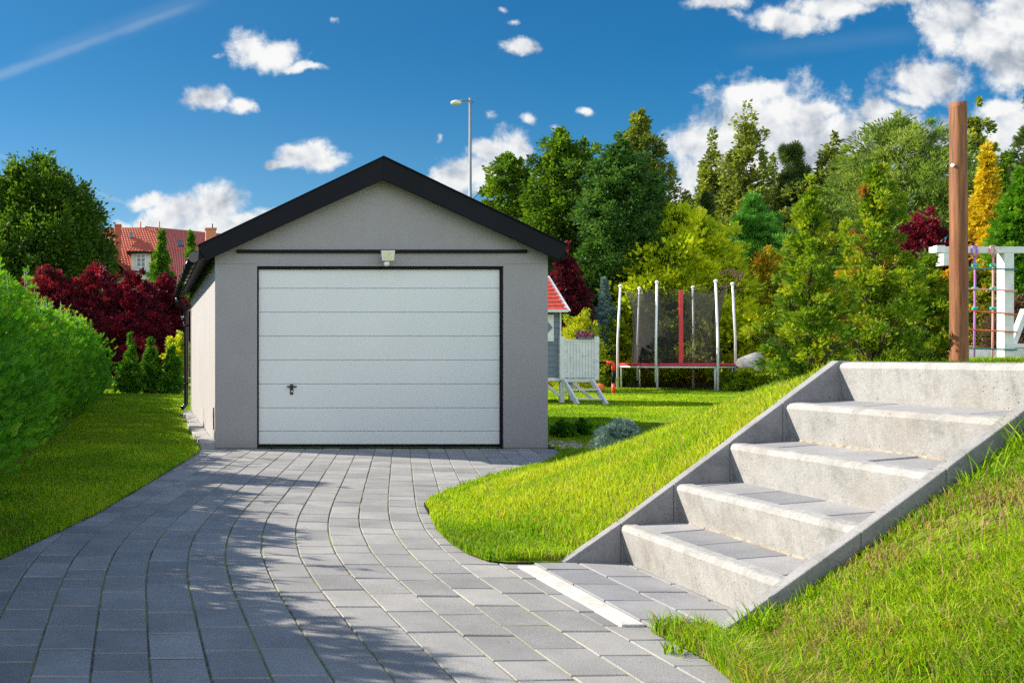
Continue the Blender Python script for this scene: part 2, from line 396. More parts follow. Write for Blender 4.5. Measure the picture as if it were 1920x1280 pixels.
def lawnm():
    m, t, b = new_mat('lawn'); co = t.new('ShaderNodeTexCoord').outputs['Object']
    f = t.noise(co, 9, 8, .75); p = t.noise(co, .8, 5, .6); h = t.noise(t.v('MULTIPLY', co, (1, 3, 1)), 40, 4, .8)
    c = t.ramp(f, [(.3, (0.065, 0.125, 0.004)), (.5, (0.169, 0.288, 0.005)), (.7, (0.325, 0.450, 0.008))])
    c = t.mix(t.rng(p, .45, .7, 0, .5), c, (.19, .24, .03, 1)); c = t.mix(1., c, t.ramp(h, [(.3, .6), (.5, 1.), (.7, 1.35)]), 'MULTIPLY')
    c = t.mix(t.rng(t.noise(co, 4.5, 5, .7), .52, .62, 0, .85), c, (.17, .10, .055, 1))
    t.l.new(c, b.inputs['Base Color']); b.inputs['Roughness'].default_value = 1; b.inputs['Specular IOR Level'].default_value = .1
    bn = t.new('ShaderNodeBump'); bn.inputs['Strength'].default_value = 1; bn.inputs['Distance'].default_value = .04
    t.l.new(t.noise(co, 30, 6, .8), bn.inputs['Height']); t.l.new(bn.outputs[0], b.inputs['Normal']); return m
M['lawn'] = lawnm()
M['blade'] = leafmat('grass_blades', [(0, (.17, .105, .055)), (.10, (.40, .30, .14)), (.16, (.26, .25, .02)), (.35, (.085, .20, .005)), (.6, (.175, .335, .005)), (.82, (.31, .44, .006)), (1, (.44, .49, .03))], .42, .7, 1.3)

# ------------------------------------------------------------------ terrain
TY = np.array([-400, 0, 5, 6, 7, 9, 10.5, 12, 15, 20, 30, 60, 500.])
TT = np.array([2.15, 2.15, 2.15, 2.0, 2.15, 3.75, 4.9, 6.0, 8.3, 12, 19.2, 42, 380])
TP = np.array([3.50, 3.50, 3.50, 4.25, 5.15, 6.6, 7.6, 8.7, 11, 14.8, 22.5, 46, 390])
def height(x, y):
    x = np.asarray(x, float); y = np.asarray(y, float)
    a = np.interp(y, TY, TT); b = np.interp(y, TY, TP); s = np.clip((x-a)/(b-a), 0, 1)
    s2 = s*s*(3-2*s); k = np.clip((y-5)/2.5, 0, 1)*.35; s = s*(1-k)+s2*k
    bump = (vn(x, y, .45, 3)-.5)*.035+(vn(x, y, 1.3, 4)-.5)*.05
    onbank = np.clip(s*6, 0, 1)
    near = np.clip(1.6-np.abs(y-4.25)/.75, 0, 1)
    return s*.975+.012+bump*onbank*(1-.85*near)-.03*np.clip(s*3, 0, 1)*np.clip((y-4.4)/.3, 0, 1)-onbank*np.clip((4.2-y)/.4, 0, 1)*(.015+.022*np.clip(1-np.abs(y-3.56)/.30, 0, 1))
def drive_left(y): return float(np.interp(y, [-30, 0, 2, 3, 4, 4.9, 6.39, 8, 10.44, 11.2], [-9, -2.9, -1.95, -1.5, -1.1, -.79, -.36, 0.0, .52, .72]))
RIGHT = [(4.62, 10.99), (4.5, 10.5), (4.15, 9.85), (3.75, 9.25), (3.30, 8.75), (2.92, 8.3), (2.60, 7.85), (2.28, 7.38), (2.03, 6.98), (1.93, 6.75), (1.86, 6.4), (1.80, 6.15), (1.72, 5.75),
         (1.68, 5.4), (1.68, 5.1), (1.72, 4.92), (1.80, 4.865), (1.836, 4.81), (1.836, 3.74), (1.90, 3.66), (1.91, 3.3), (1.86, 3.05), (1.85, 2.4), (1.85, 1.0), (1.9, -2), (3, -30)]
DRIVE = RIGHT+[(drive_left(y), y) for y in (-30, 0, 2, 3, 4, 4.9, 6.39, 8, 10.44)]+[(.56, 10.99)]
STAIR = [(1.80, 4.80), (1.80, 4.863), (2.08, 4.863), (2.10, 4.905), (3.60, 4.905), (3.60, 3.565), (2.15, 3.565), (2.15, 3.62), (1.84, 3.66)]
def build_lawn():
    pts = []
    def grid(x0, x1, y0, y1, st, skip=None):
        X, Y = np.meshgrid(np.arange(x0, x1+1e-6, st), np.arange(y0, y1+1e-6, st))
        X = X.ravel()+(rs(1).rand(X.size)-.5)*st*.3; Y = Y.ravel()+(rs(2).rand(Y.size)-.5)*st*.3
        k = np.ones(X.size, bool)
        if skip: k = ~((X > skip[0]) & (X < skip[1]) & (Y > skip[2]) & (Y < skip[3]))
        pts.append(np.stack([X[k], Y[k]], 1))
    grid(-3, 9, -1, 13, .14); grid(-14, 34, -6, 40, .8, (-3.1, 9.1, -1.1, 13.1))
    grid(-420, 420, -60, 480, 22, (-16, 36, -8, 42))
    P = np.concatenate(pts)
    P = P[~inpoly(P[:, 0], P[:, 1], DRIVE) & ~inpoly(P[:, 0], P[:, 1], STAIR)]
    rim = []
    n = len(DRIVE)
    for i in range(n):
        a = DRIVE[i]; b = DRIVE[(i+1) % n]; k = max(1, int(math.hypot(a[0]-b[0], a[1]-b[1])/.15))
        rim += [(a[0]+(b[0]-a[0])*j/k, a[1]+(b[1]-a[1])*j/k) for j in range(k)]
    for i in range(len(STAIR)):
        a = STAIR[i]; b = STAIR[(i+1) % len(STAIR)]; rim += [(a[0]+(b[0]-a[0])*j/12, a[1]+(b[1]-a[1])*j/12) for j in range(12)]
    rv = [Vector(p) for p in rim]; nd = len(rim)-12*len(STAIR)
    edges = [(i, (i+1) % nd) for i in range(nd)]+[(nd+i, nd+(i+1) % (12*len(STAIR))) for i in range(12*len(STAIR))]
    vs, es, fs, *_ = geometry.delaunay_2d_cdt(rv+[Vector(p) for p in P.tolist()], edges, [], 0, 1e-5)
    V = np.array([(v[0], v[1]) for v in vs]); F = np.array([f for f in fs if len(f) == 3])
    c = V[F].mean(1); keep = ~inpoly(c[:, 0], c[:, 1], DRIVE) & ~inpoly(c[:, 0], c[:, 1], STAIR)
    F = F[keep]; Z = height(V[:, 0], V[:, 1])
    me = np_mesh('lawn', np.column_stack([V, Z]), F, smooth=True)
    o = link('lawn', me, M['lawn']); tag(o, kind='structure')
build_lawn()
b = B().add([(-420, -60, -.12), (420, -60, -.12), (420, 480, -.12), (-420, 480, -.12)], [(0, 1, 2, 3)])
tag(b.build('ground', M['soil']), kind='structure')

# ------------------------------------------------------------------ driveway of separate stones laid in curving courses
GY = np.array([-30, 0, 3, 3.9, 4.8, 5.5, 6.26, 7.41, 8.87, 10.56, 11.3]); GX = np.array([.3, .12, .03, .01, 0, .06, .19, .48, .86, 1.30, 1.50])
def gcurve(y):
    y = np.asarray(y, float); return (np.interp(y-.35, GY, GX)+np.interp(y, GY, GX)+np.interp(y+.35, GY, GX))/3
def paver_block(V, F, var, c4, z, rnd, gap=.0044, ch=.004, dep=.05):
    """c4: four corners (x,y) counter-clockwise -> a bevelled stone"""
    c = np.array(c4); m = c.mean(0); e = c+(m-c)/np.linalg.norm(m-c, axis=1, keepdims=True)*gap*1.4
    t = c+(m-c)/np.linalg.norm(m-c, axis=1, keepdims=True)*(gap+ch)*1.4
    k = len(V); dz = rnd.normal(0, .0009); tl = rnd.normal(0, .0008, 4)
    V += [(*p, z-dep) for p in e]+[(*p, z-ch+dz) for p in e]+[(*p, z+dz+q) for p, q in zip(t, tl)]
    F += [(k+8, k+9, k+10, k+11)]+[(k+a+i, k+a+(i+1) % 4, k+a+4+(i+1) % 4, k+a+4+i) for a in (0, 4) for i in range(4)]
    var += [float(np.clip(rnd.normal(.5, .28), 0, 1))]*12
def build_drive():
    rnd = rs(11); V, F, var = [], [], []
    for k in range(-32, 30):
        x0 = .27+.198*k; y = -1.5+rnd.rand()*.3
        while y < 11.15:
            L = .298 if rnd.rand() < .72 else .198
            y1 = min(y+L, 11.2); w = .099
            def pt(yy, s):
                sl = (gcurve(yy+.05)-gcurve(yy-.05))/.1
                return (x0+float(gcurve(yy-s*w*sl*.7))+s*w, yy-s*w*float(sl)*.7)
            c4 = [pt(y, -1), pt(y, 1), pt(y1, 1), pt(y1, -1)]
            cx = sum(p[0] for p in c4)/4; cy = (y+y1)/2
            if drive_left(cy)-.3 < cx < 4.9 and (inpoly(np.array([p[0] for p in c4]), np.array([p[1] for p in c4]), DRIVE).any() or inpoly(np.array([cx]), np.array([cy]), DRIVE).any()):
                if not (cx > 1.93 and 3.62 < cy < 4.85): paver_block(V, F, var, c4, 0., rnd)
            y = y1
    me = np_mesh('driveway', np.array(V), np.array(F), np.array(var)); tag(link('driveway', me, M['paver']), kind='structure')
    b = B().prism([(x, y) for x, y in DRIVE], 'z', -.10, -.005); tag(b.build('driveway_bed', M['joint']), kind='structure')
build_drive()
# dark plastic edge that holds the curve
b = B(); P = [p for p in RIGHT if 6.3 < p[1] < 10.6]
for i in range(len(P)-1):
    a, c = P[i], P[i+1]; b.bar((a[0], a[1], -.03), (c[0], c[1], -.03), .012, .11)
e = b.build('garden_edging', M['black']); tag(e, 'thin black plastic edging curving between the driveway stones and the grass bank', 'edging')

# ------------------------------------------------------------------ garage
GX0, GX1, GY0, GY1 = .74, 4.554, 11.0, 17.6
DX0, DX1, DZ = 1.222, 4.046, 2.09
gar = thing('garage', 'grey rendered single garage with black gable trim and white sectional door', 'garage', (2.65, 11, 0))
EZ = 2.26
b = B(); b.box(GX0, DX0, GY0, GY0+.28, -.1, 2.115); b.box(DX1, GX1, GY0, GY0+.28, -.1, 2.115); b.box(GX0, GX1, GY0+.0025, GY0+.28, 2.117, EZ)
b.box(DX0, DX1, GY0+.001, GY0+.28, DZ, 2.116)
RX, RZ = 2.63, 3.22
b.prism([(GX0, EZ+.002), (GX1, EZ+.002), (RX, RZ-.08)], 'y', GY0+.004, GY0+.25)
b.build('front_wall', M['stucco'], gar)
B().prism([(GY0+.282, -.1), (GY1, -.1), (GY1, 2.22), (GY0+.282, 2.22)], 'x', GX0+.001, GX0+.25).build('side_wall', M['stucco'], gar)
B().prism([(GY0+.282, -.1), (GY1, -.1), (GY1, 2.22), (GY0+.282, 2.22)], 'x', GX1-.25, GX1-.001).build('side_wall', M['stucco'], gar)
b = B(); b.box(GX0+.25, GX1-.25, GY1-.25, GY1-.001, -.1, 2.3); b.prism([(GX0+.2, 2.301), (GX1-.2, 2.301), (RX, RZ-.1)], 'y', GY1-.25, GY1-.002); b.build('back_wall', M['stucco'], gar)
# roof slab and barge boards
YF = 10.84
sl_l = (3.30-2.298)/(RX-.536)
def zt(x): return 3.30-abs(x-RX)*sl_l
XL, XR = .545, 4.70
b = B()
for s, xe in ((-1, XL), (1, XR)):
    b.add([(RX, YF+.031, 3.275), (xe, YF+.031, zt(xe)-.025), (xe, GY1+.25, zt(xe)-.025), (RX, GY1+.25, 3.275),
           (RX, YF+.031, 3.12), (xe, YF+.031, zt(xe)-.16), (xe, GY1+.25, zt(xe)-.16), (RX, GY1+.25, 3.12)],
          [(0,1,2,3), (7,6,5,4), (0,4,5,1), (1,5,6,2), (2,6,7,3), (3,7,4,0)])
b.build('roof', M['black'], gar)
for s, xe in ((-1, XL), (1, XR)):
    tip = xe+.012*s; lo = xe-.085*s
    pts = [(RX, 3.305), (tip, zt(tip)+.005), (lo, zt(lo)-.205), (RX, 3.052)]
    B().prism(pts, 'y', YF-.004 if s > 0 else YF-.006, YF+.03).build('barge_board', M['black'], gar, bevel=.004)
    B().prism([(RX, 3.318), (tip, zt(tip)+.018), (tip, zt(tip)+.006), (RX, 3.306)], 'y', YF-.02, YF+.05).build('verge_flashing', M['black'], gar)
B().box(.99, 4.31, GY0-.028, GY0+.003, 2.238, 2.276).build('trim_band', M['black'], gar, bevel=.003)
# door
fr = B(); fr.box(DX0, DX0+.022, GY0+.02, GY0+.10, 0, DZ-.001); fr.box(DX1-.022, DX1, GY0+.02, GY0+.10, 0, DZ-.001); fr.box(DX0+.022, DX1-.022, GY0+.018, GY0+.10, DZ-.03, DZ-.001)
fr.build('door_frame', M['black'], gar)
dr = B().box(DX0+.022, DX1-.022, GY0+.085, GY0+.098, .005, DZ-.03).build('door', M['galv'], gar)
zz = [2.056]+[1.05+(669-py)/163.6 for py in (540, 585, 630, 675, 720, 765, 809)]+[.045]
for i in range(8):
    zc = (zz[i]+zz[i+1]+.004)/2
    b = B(); b.box(DX0+.025, DX1-.025, GY0+.055, GY0+.084, zz[i+1]+.003, zz[i]-.001)
    b.build('door_panel', M['door'], dr, bevel=.0035)
B().box(DX0+.024, DX1-.024, GY0+.05, GY0+.08, .004, .042).build('bottom_seal', M['black'], dr)
hx, hz = gx(548, 11), gz(728, 11)
b = B(); b.box(hx-.018, hx+.018, GY0+.045, GY0+.054, hz-.072, hz+.045); b.tube([(hx-.055, GY0+.03, hz+.02), (hx, GY0+.02, hz+.02), (hx+.055, GY0+.03, hz+.02)], [.008, .011, .008], 8)
b.tube([(hx, GY0+.05, hz+.02), (hx, GY0+.02, hz+.02)], .012, 8)
b.build('door_handle', M['gutter'], dr, bevel=0)
B().tube([(hx, GY0+.0445, hz-.035), (hx, GY0+.040, hz-.035)], .009, 10).build('lock_cylinder', M['galv'], dr)
# gutter on the sunny side
gxx, gzz = XL-.055, 2.185
pts = []; vs = []; n = 12
for yy in (YF+.06, GY1+.22):
    for r_ in (.062, .056):
        for k in range(n+1):
            a = math.pi+math.pi*k/n; vs.append((gxx+r_*math.cos(a), yy, gzz+r_*math.sin(a)))
q = n+1; fs = []
for k in range(n): fs += [(k, k+1, 2*q+k+1, 2*q+k), (q+k, 3*q+k, 3*q+k+1, q+k+1), (k, q+k, q+k+1, k+1), (2*q+k, 2*q+k+1, 3*q+k+1, 3*q+k)]
fs += [(0, 2*q, 3*q, q), (n, q+n, 3*q+n, 2*q+n)]
gut = B().add(vs, fs, True).build('gutter', M['gutter'], gar)
B().tube([(gxx, YF+.056, gzz-.002), (gxx, YF+.0599, gzz-.002)], .060, 20).build('end_cap', M['gutter'], gut)
for i in range(11):
    yy = YF+.25+i*.62; b = B()
    arc = [(gxx+.068*math.cos(a), yy, gzz+.068*math.sin(a)) for a in [math.pi+math.pi*k/10 for k in range(11)]]
    b.tube(arc, .008, 6); b.bar((gxx+.066, yy, gzz), (XL+.10, yy, gzz+.03), .02, .006)
    b.build('gutter_bracket', M['black'], gut)
py_ = 17.35; px_ = .645
b = B().tube([(gxx, py_, gzz-.05), (gxx, py_, gzz-.13), (gxx+.06, py_, gzz-.2), (px_, py_, gzz-.27), (px_, py_, .30), (px_, py_, .20), (px_-.04, py_, .15), (px_-.09, py_, .12)], .04, 12)
ds = b.build('downpipe', M['gutter'], gar)
for z in (.55, 1.6): B().tube([(px_, py_, z), (px_, py_, z+.03)], .047, 12).build('pipe_clip', M['black'], ds)
B().box(GX0-.012, GX0+.002, GY0+.12, GY0+.16, .21, .46).build('wall_slot', M['black'], gar)
# floodlight over the door
lx, lz = gx(722, 11), gz(483, 11)
fl = B().prism([(lx-.078, lz+.068), (lx+.080, lz+.068), (lx+.066, lz-.05), (lx-.064, lz-.05)], 'y', GY0-.145, GY0-.105).build('floodlight', M['beige'], gar, bevel=.006)
B().box(lx-.040, lx+.040, GY0-.148, GY0-.1455, lz-.028, lz+.045).build('lens', M['yellowlens'], fl, bevel=.001)
b = B(); b.bar((lx, GY0-.105, lz), (lx, GY0-.002, lz-.02), .07, .05); b.build('mounting_arm', M['beige'], fl)
B().ball((lx-.005, GY0-.09, lz-.075), .034, 14).build('motion_sensor', M['whiteclean'], fl)

# paving strip of pale blocks beside the sunny wall
V, F, var = [], [], []; rnd = rs(5); y = 11.0
b = B(); y = 10.98; i = 0
while y < 17.2:
    L = .30+rnd.rand()*.32; off = rnd.rand()*.05; ang = (rnd.rand()-.5)*.05
    x0 = .53+off+.02*(y-11)*.3
    b.add([(x0, y, -.05), (.738, y+ang*.1, -.05), (.738, y+L-.012, -.05), (x0, y+L-.012, -.05), (x0, y, .05+rnd.rand()*.025), (.738, y, .075), (.738, y+L-.012, .075), (x0, y+L-.012, .055+rnd.rand()*.02)],
          [(0,3,2,1), (4,5,6,7), (0,1,5,4), (1,2,6,5), (2,3,7,6), (3,0,4,7)]); y += L
tag(b.build('paving_strip', M['concrete'], bevel=.006), kind='structure')

# ------------------------------------------------------------------ garden stairs
SX, SR, SRISE = 2.38, .276, .205
SYN, SYF = 3.62, 4.86
st = thing('garden_stairs', 'five step concrete garden stairs with grey stone treads and sloping side kerbs', 'stairs', (2.9, 4.25, 0))
def cz(x): return SRISE+(SRISE/SR)*(x-SX)
rnd = rs(21)
for k in range(5):
    x = SX+SR*k; z1 = SRISE*(k+1); z0 = SRISE*k-.15
    y0, y1 = SYN+.001, SYF-.001
    dx = rnd.normal(0, .003)
    prof = [(x+dx+.060, z0), (x+dx, z1-.030), (x+dx+.006, z1-.012), (x+dx+.018, z1-.003), (x+dx+.03, z1), (x+dx+.070, z1+.001), (x+dx+.074, z1-.01), (x+dx+.10, z0)]
    b = B(); n = 40; vs = []; 
    ys = [y0+(y1-y0)*i/n for i in range(n+1)]; j = len(prof)
    chip = [np.clip(rs(50+k+i).normal(0, 1), -2, 2) for i in range(n+1)]
    for i, yy in enumerate(ys):
        for m_, (px, pz) in enumerate(prof):
            cc = (.0022*chip[i]) if m_ in (2, 3, 4) else 0
            vs.append((px+cc*.4, yy, pz-abs(cc)))
    fs = [(i*j+a, i*j+(a+1) % j, (i+1)*j+(a+1) % j, (i+1)*j+a) for i in range(n) for a in range(j)]
    fs += [tuple(range(j-1, -1, -1)), tuple(n*j+a for a in range(j))]
    b.add(vs, fs); b.build('riser', M['concrete'], st)
    zb = SRISE*k+.012+(.012 if k else .002); B().prism([(x+.028, zb-.02), (x+.05, zb-.02), (x+.05, zb+.005), (x+.038, zb+.003), (x+.030, zb-.006)], 'y', y0, y1).build('mortar_joint', M['sand'], st)
    # stone tread behind this riser
    V, F, var = [], [], []; xa = x+.077; xb = x+SR+.06 if k < 4 else x+1.6; zt_ = z1-.006
    off = .12+.16*(k % 2); yy = y0-.3+off
    cols = [(xa, xb)] if k < 4 else [(xa, xa+.3), (xa+.3, xa+.6), (xa+.6, xa+.9)]
    for (ca, cb) in cols:
        yy = y0-.3+off
        while yy < y1:
            a, c_ = max(yy, y0+.001), min(yy+.30, y1-.001)
            if c_-a > .02: paver_block(V, F, var, [(ca, a), (cb, a), (cb, c_), (ca, c_)], zt_, rnd)
            yy += .30
    if k < 4:
        V = [(a_, b_, c_+.020*np.clip((a_-xa)/.2, 0, 1)) for a_, b_, c_ in V]
        me = np_mesh('tread', np.array(V), np.array(F), np.array(var)); link('tread', me, M['tread'], st)
    else:
        me = np_mesh('top_landing', np.array(V), np.array(F), np.array(var)); link('top_landing', me, M['tread'], st)
V, F, var = [], [], []
for r_ in range(3):
    xa = 1.935+.225*r_-.0; xb = min(xa+.225, SX+.03)
    if xb-xa < .02: continue
    yy = SYN-.12+.15*(r_ % 2)
    while yy < SYF:
        a, c_ = max(yy, SYN-.06), min(yy+.30, SYF-.001)
        if c_-a > .02: paver_block(V, F, var, [(xa, a), (xb, a), (xb, c_), (xa, c_)], .012, rnd)
        yy += .30
me = np_mesh('lower_landing', np.array(V), np.array(F), np.array(var)); link('lower_landing', me, M['tread'], st)
B().box(1.93, 2.42, SYN-.06, SYF, -.10, .002).build('landing_bed', M['joint'], st)
for y0, y1 in ((SYF, SYF+.055), (SYN-.055, SYN)):
    cuts = [2.085]+[SX+SR*k+.004*(-1)**k for k in range(5)]
    if y0 > 4: ends = cuts[:-1]+[SX+SR*4+.06]
    else: ends = [2.085, SX+SR*.95, SX+SR*2.1, SX+SR*3.05, SX+SR*4]
    for i in range(len(ends)-1):
        a, c_ = ends[i], ends[i+1]-.001; u = rnd.normal(0, .0025); pts = [(a, -.15), (c_, -.15), (c_, cz(c_)+.004+u), (a, max(cz(a), 0)+.004+u)]
        if a > 2.3: pts = [(a, cz(a)-.34), (c_, cz(c_)-.34)]+([(c_, cz(SX+SR*4)+.002+u), (SX+SR*4, cz(SX+SR*4)+.004+u)] if c_ > SX+SR*4+.02 else [(c_, cz(c_)+.004+u)])+[(a, cz(a)+.004+u)]
        B().prism(pts, 'y', y0+rnd.normal(0, .0012), y1).build('side_kerb', M['curbcon'], st, bevel=.006)
    a, c_ = ends[-1], 4.3
b = B().box(1.835, 1.93, 3.74, 4.80, -.08, .010); tag(b.build('edging_slab', M['palecon'], bevel=.006), 'pale flat concrete edging slab between the driveway and the foot of the stairs', 'edging')
b = B().add([(1.78, 4.80, .008), (1.835, 3.74, .008), (1.835, 4.80, .008)], [(0, 1, 2)])

# ------------------------------------------------------------------ wooden post
def post():
    Y = 8.0; x = gx(1797, Y); z1 = gz(193, Y); r0 = .060
    t = thing('wooden_post', 'tall round brown timber post standing behind the top of the stairs', 'post', (x, Y, .98))
    n = 28; H = 60; vs = []; rn = rs(7); ph = rn.rand(n)*.003
    for i in range(H+1):
        z = .6+(z1-.6)*i/H; rr = r0*(1.04-.10*i/H)
        for k in range(n):
            a = 2*math.pi*k/n; q = rr+ph[k]+.0012*math.sin(z*9+k); vs.append((x+q*math.cos(a)+.004*math.sin(z*1.3), Y+q*math.sin(a), z))
    fs = [(i*n+k, i*n+(k+1) % n, (i+1)*n+(k+1) % n, (i+1)*n+k) for i in range(H) for k in range(n)]
    b = B().add(vs, fs, True); b.add([], []); k0 = H*n; b.f.append(tuple(k0+i for i in range(n))); b.sm.append(False)
    m, tt, bs = new_mat('post_wood'); co = tt.new('ShaderNodeTexCoord').outputs['Object']; g = tt.noise(tt.v('MULTIPLY', co, (1, 1, .05)), 45, 5, .7); g2 = tt.noise(co, 3.5, 4)
    c = tt.ramp(g, [(.3, (.07, .024, .008)), (.5, (.19, .070, .022)), (.7, (.31, .13, .045))]); c = tt.mix(tt.rng(g2, .45, .7, 0, .5), c, (.19, .055, .018, 1))
    kn = tt.new('ShaderNodeTexVoronoi'); kn.inputs['Scale'].default_value = 5.5; tt.l.new(tt.v('MULTIPLY', co, (1, 1, .6)), kn.inputs['Vector'])
    c = tt.mix(tt.rng(kn.outputs['Distance'], .05, .10, .85, 0), c, (.035, .014, .008, 1))
    tt.l.new(c, bs.inputs['Base Color']); bs.inputs['Roughness'].default_value = .75
    bn = tt.new('ShaderNodeBump'); bn.inputs['Strength'].default_value = .7; bn.inputs['Distance'].default_value = .004; tt.l.new(g, bn.inputs['Height']); tt.l.new(bn.outputs[0], bs.inputs['Normal'])
    b.build('shaft', m, t)
    B().tube([(x-.058, Y-.02, gz(311, Y)), (x-.075, Y-.028, gz(311, Y))], .014, 10).build('bolt', M['galv'], t)
post()

# ------------------------------------------------------------------ climbing frame on the bank
def climbing():
    Y = 15.; X = lambda p: gx(p, Y); Z = lambda p: gz(p, Y)
    t = thing('climbing_frame', 'white timber climbing frame with a hanging rope net', 'play frame', (X(1850), Y, 1))
    B().box(X(1746), X(2080), Y-.05, Y+.05, Z(475), Z(463)).build('top_beam', M['white'], t, bevel=.006)
    B().box(X(1744), X(1760), Y-.13, Y-.055, Z(475)-.0, Z(463)+.01).build('beam_end', M['white'], t, bevel=.006)
    B().box(X(1746)+.02, X(1763)-.01, Y-.215, Y-.06, Z(500), Z(475)-.022).build('post', M['white'], t, bevel=.005)
    B().box(X(1877), X(1895), Y-.06, Y+.08, .9, Z(475)-.002).build('post', M['white'], t, bevel=.006)
    B().bar((X(1893), Y+.12, Z(690)), (X(1935), Y+.12, Z(580)), .08, .09, (0, 1, 0)).build('brace', M['white'], t, bevel=.005)
    B().box(X(1897)+.01, X(2050), Y+.03, Y+.11, Z(652), Z(644)).build('rail', M['white'], t, bevel=.004)
    for px, mt in ((1783, 'rope_orange'), (1819, 'rope_violet'), (1853, 'rope_pink')):
        b = B(); x = X(px); dx = -.018
        b.tube([(x+dx*(0 if px > 1800 else 0), Y-.07, Z(690)), (x+.01, Y-.07, Z(600)), (x+.015, Y-.07, Z(505)), (x+.01, Y-.07, Z(484))], .014, 8)
        b.tube([(x+.01, Y-.07, Z(484)), (x-.03, Y-.07, Z(474)), (x-.02, Y-.065, Z(462)), (x+.04, Y-.065, Z(461)), (x+.055, Y-.07, Z(474)), (x+.01, Y-.07, Z(484))], .012, 8)
        ro = b.build('rope', M[mt], t)
        for py in (498, 541, 578) if px > 1800 else (498,):
            B().tube([(x-.03, Y-.075, Z(py)), (x+.05, Y-.075, Z(py))], .022, 8).build('clip', M['clip_green'], ro)
    for py, mt, sag in ((504, 'rope_teal', 2), (541, 'rope_pink', 5), (580, 'rope_orange', 10), (616, 'rope_orange', 7), (652, 'rope_teal', 4)):
        b = B(); b.tube([(X(p), Y-.09, Z(py+sag*((p-1780)/120)**1)) for p in (1780, 1819, 1853, 1878, 1897)], .012, 8); b.build('rope_rung', M[mt], t)
    s = B().box(X(1816), X(2060), Y+.35, Y+.40, .95, Z(653)); tag(s.build('sandpit_wall', M['white'], bevel=.005), 'low white board wall behind the foot of the climbing frame', 'low wall')
climbing()

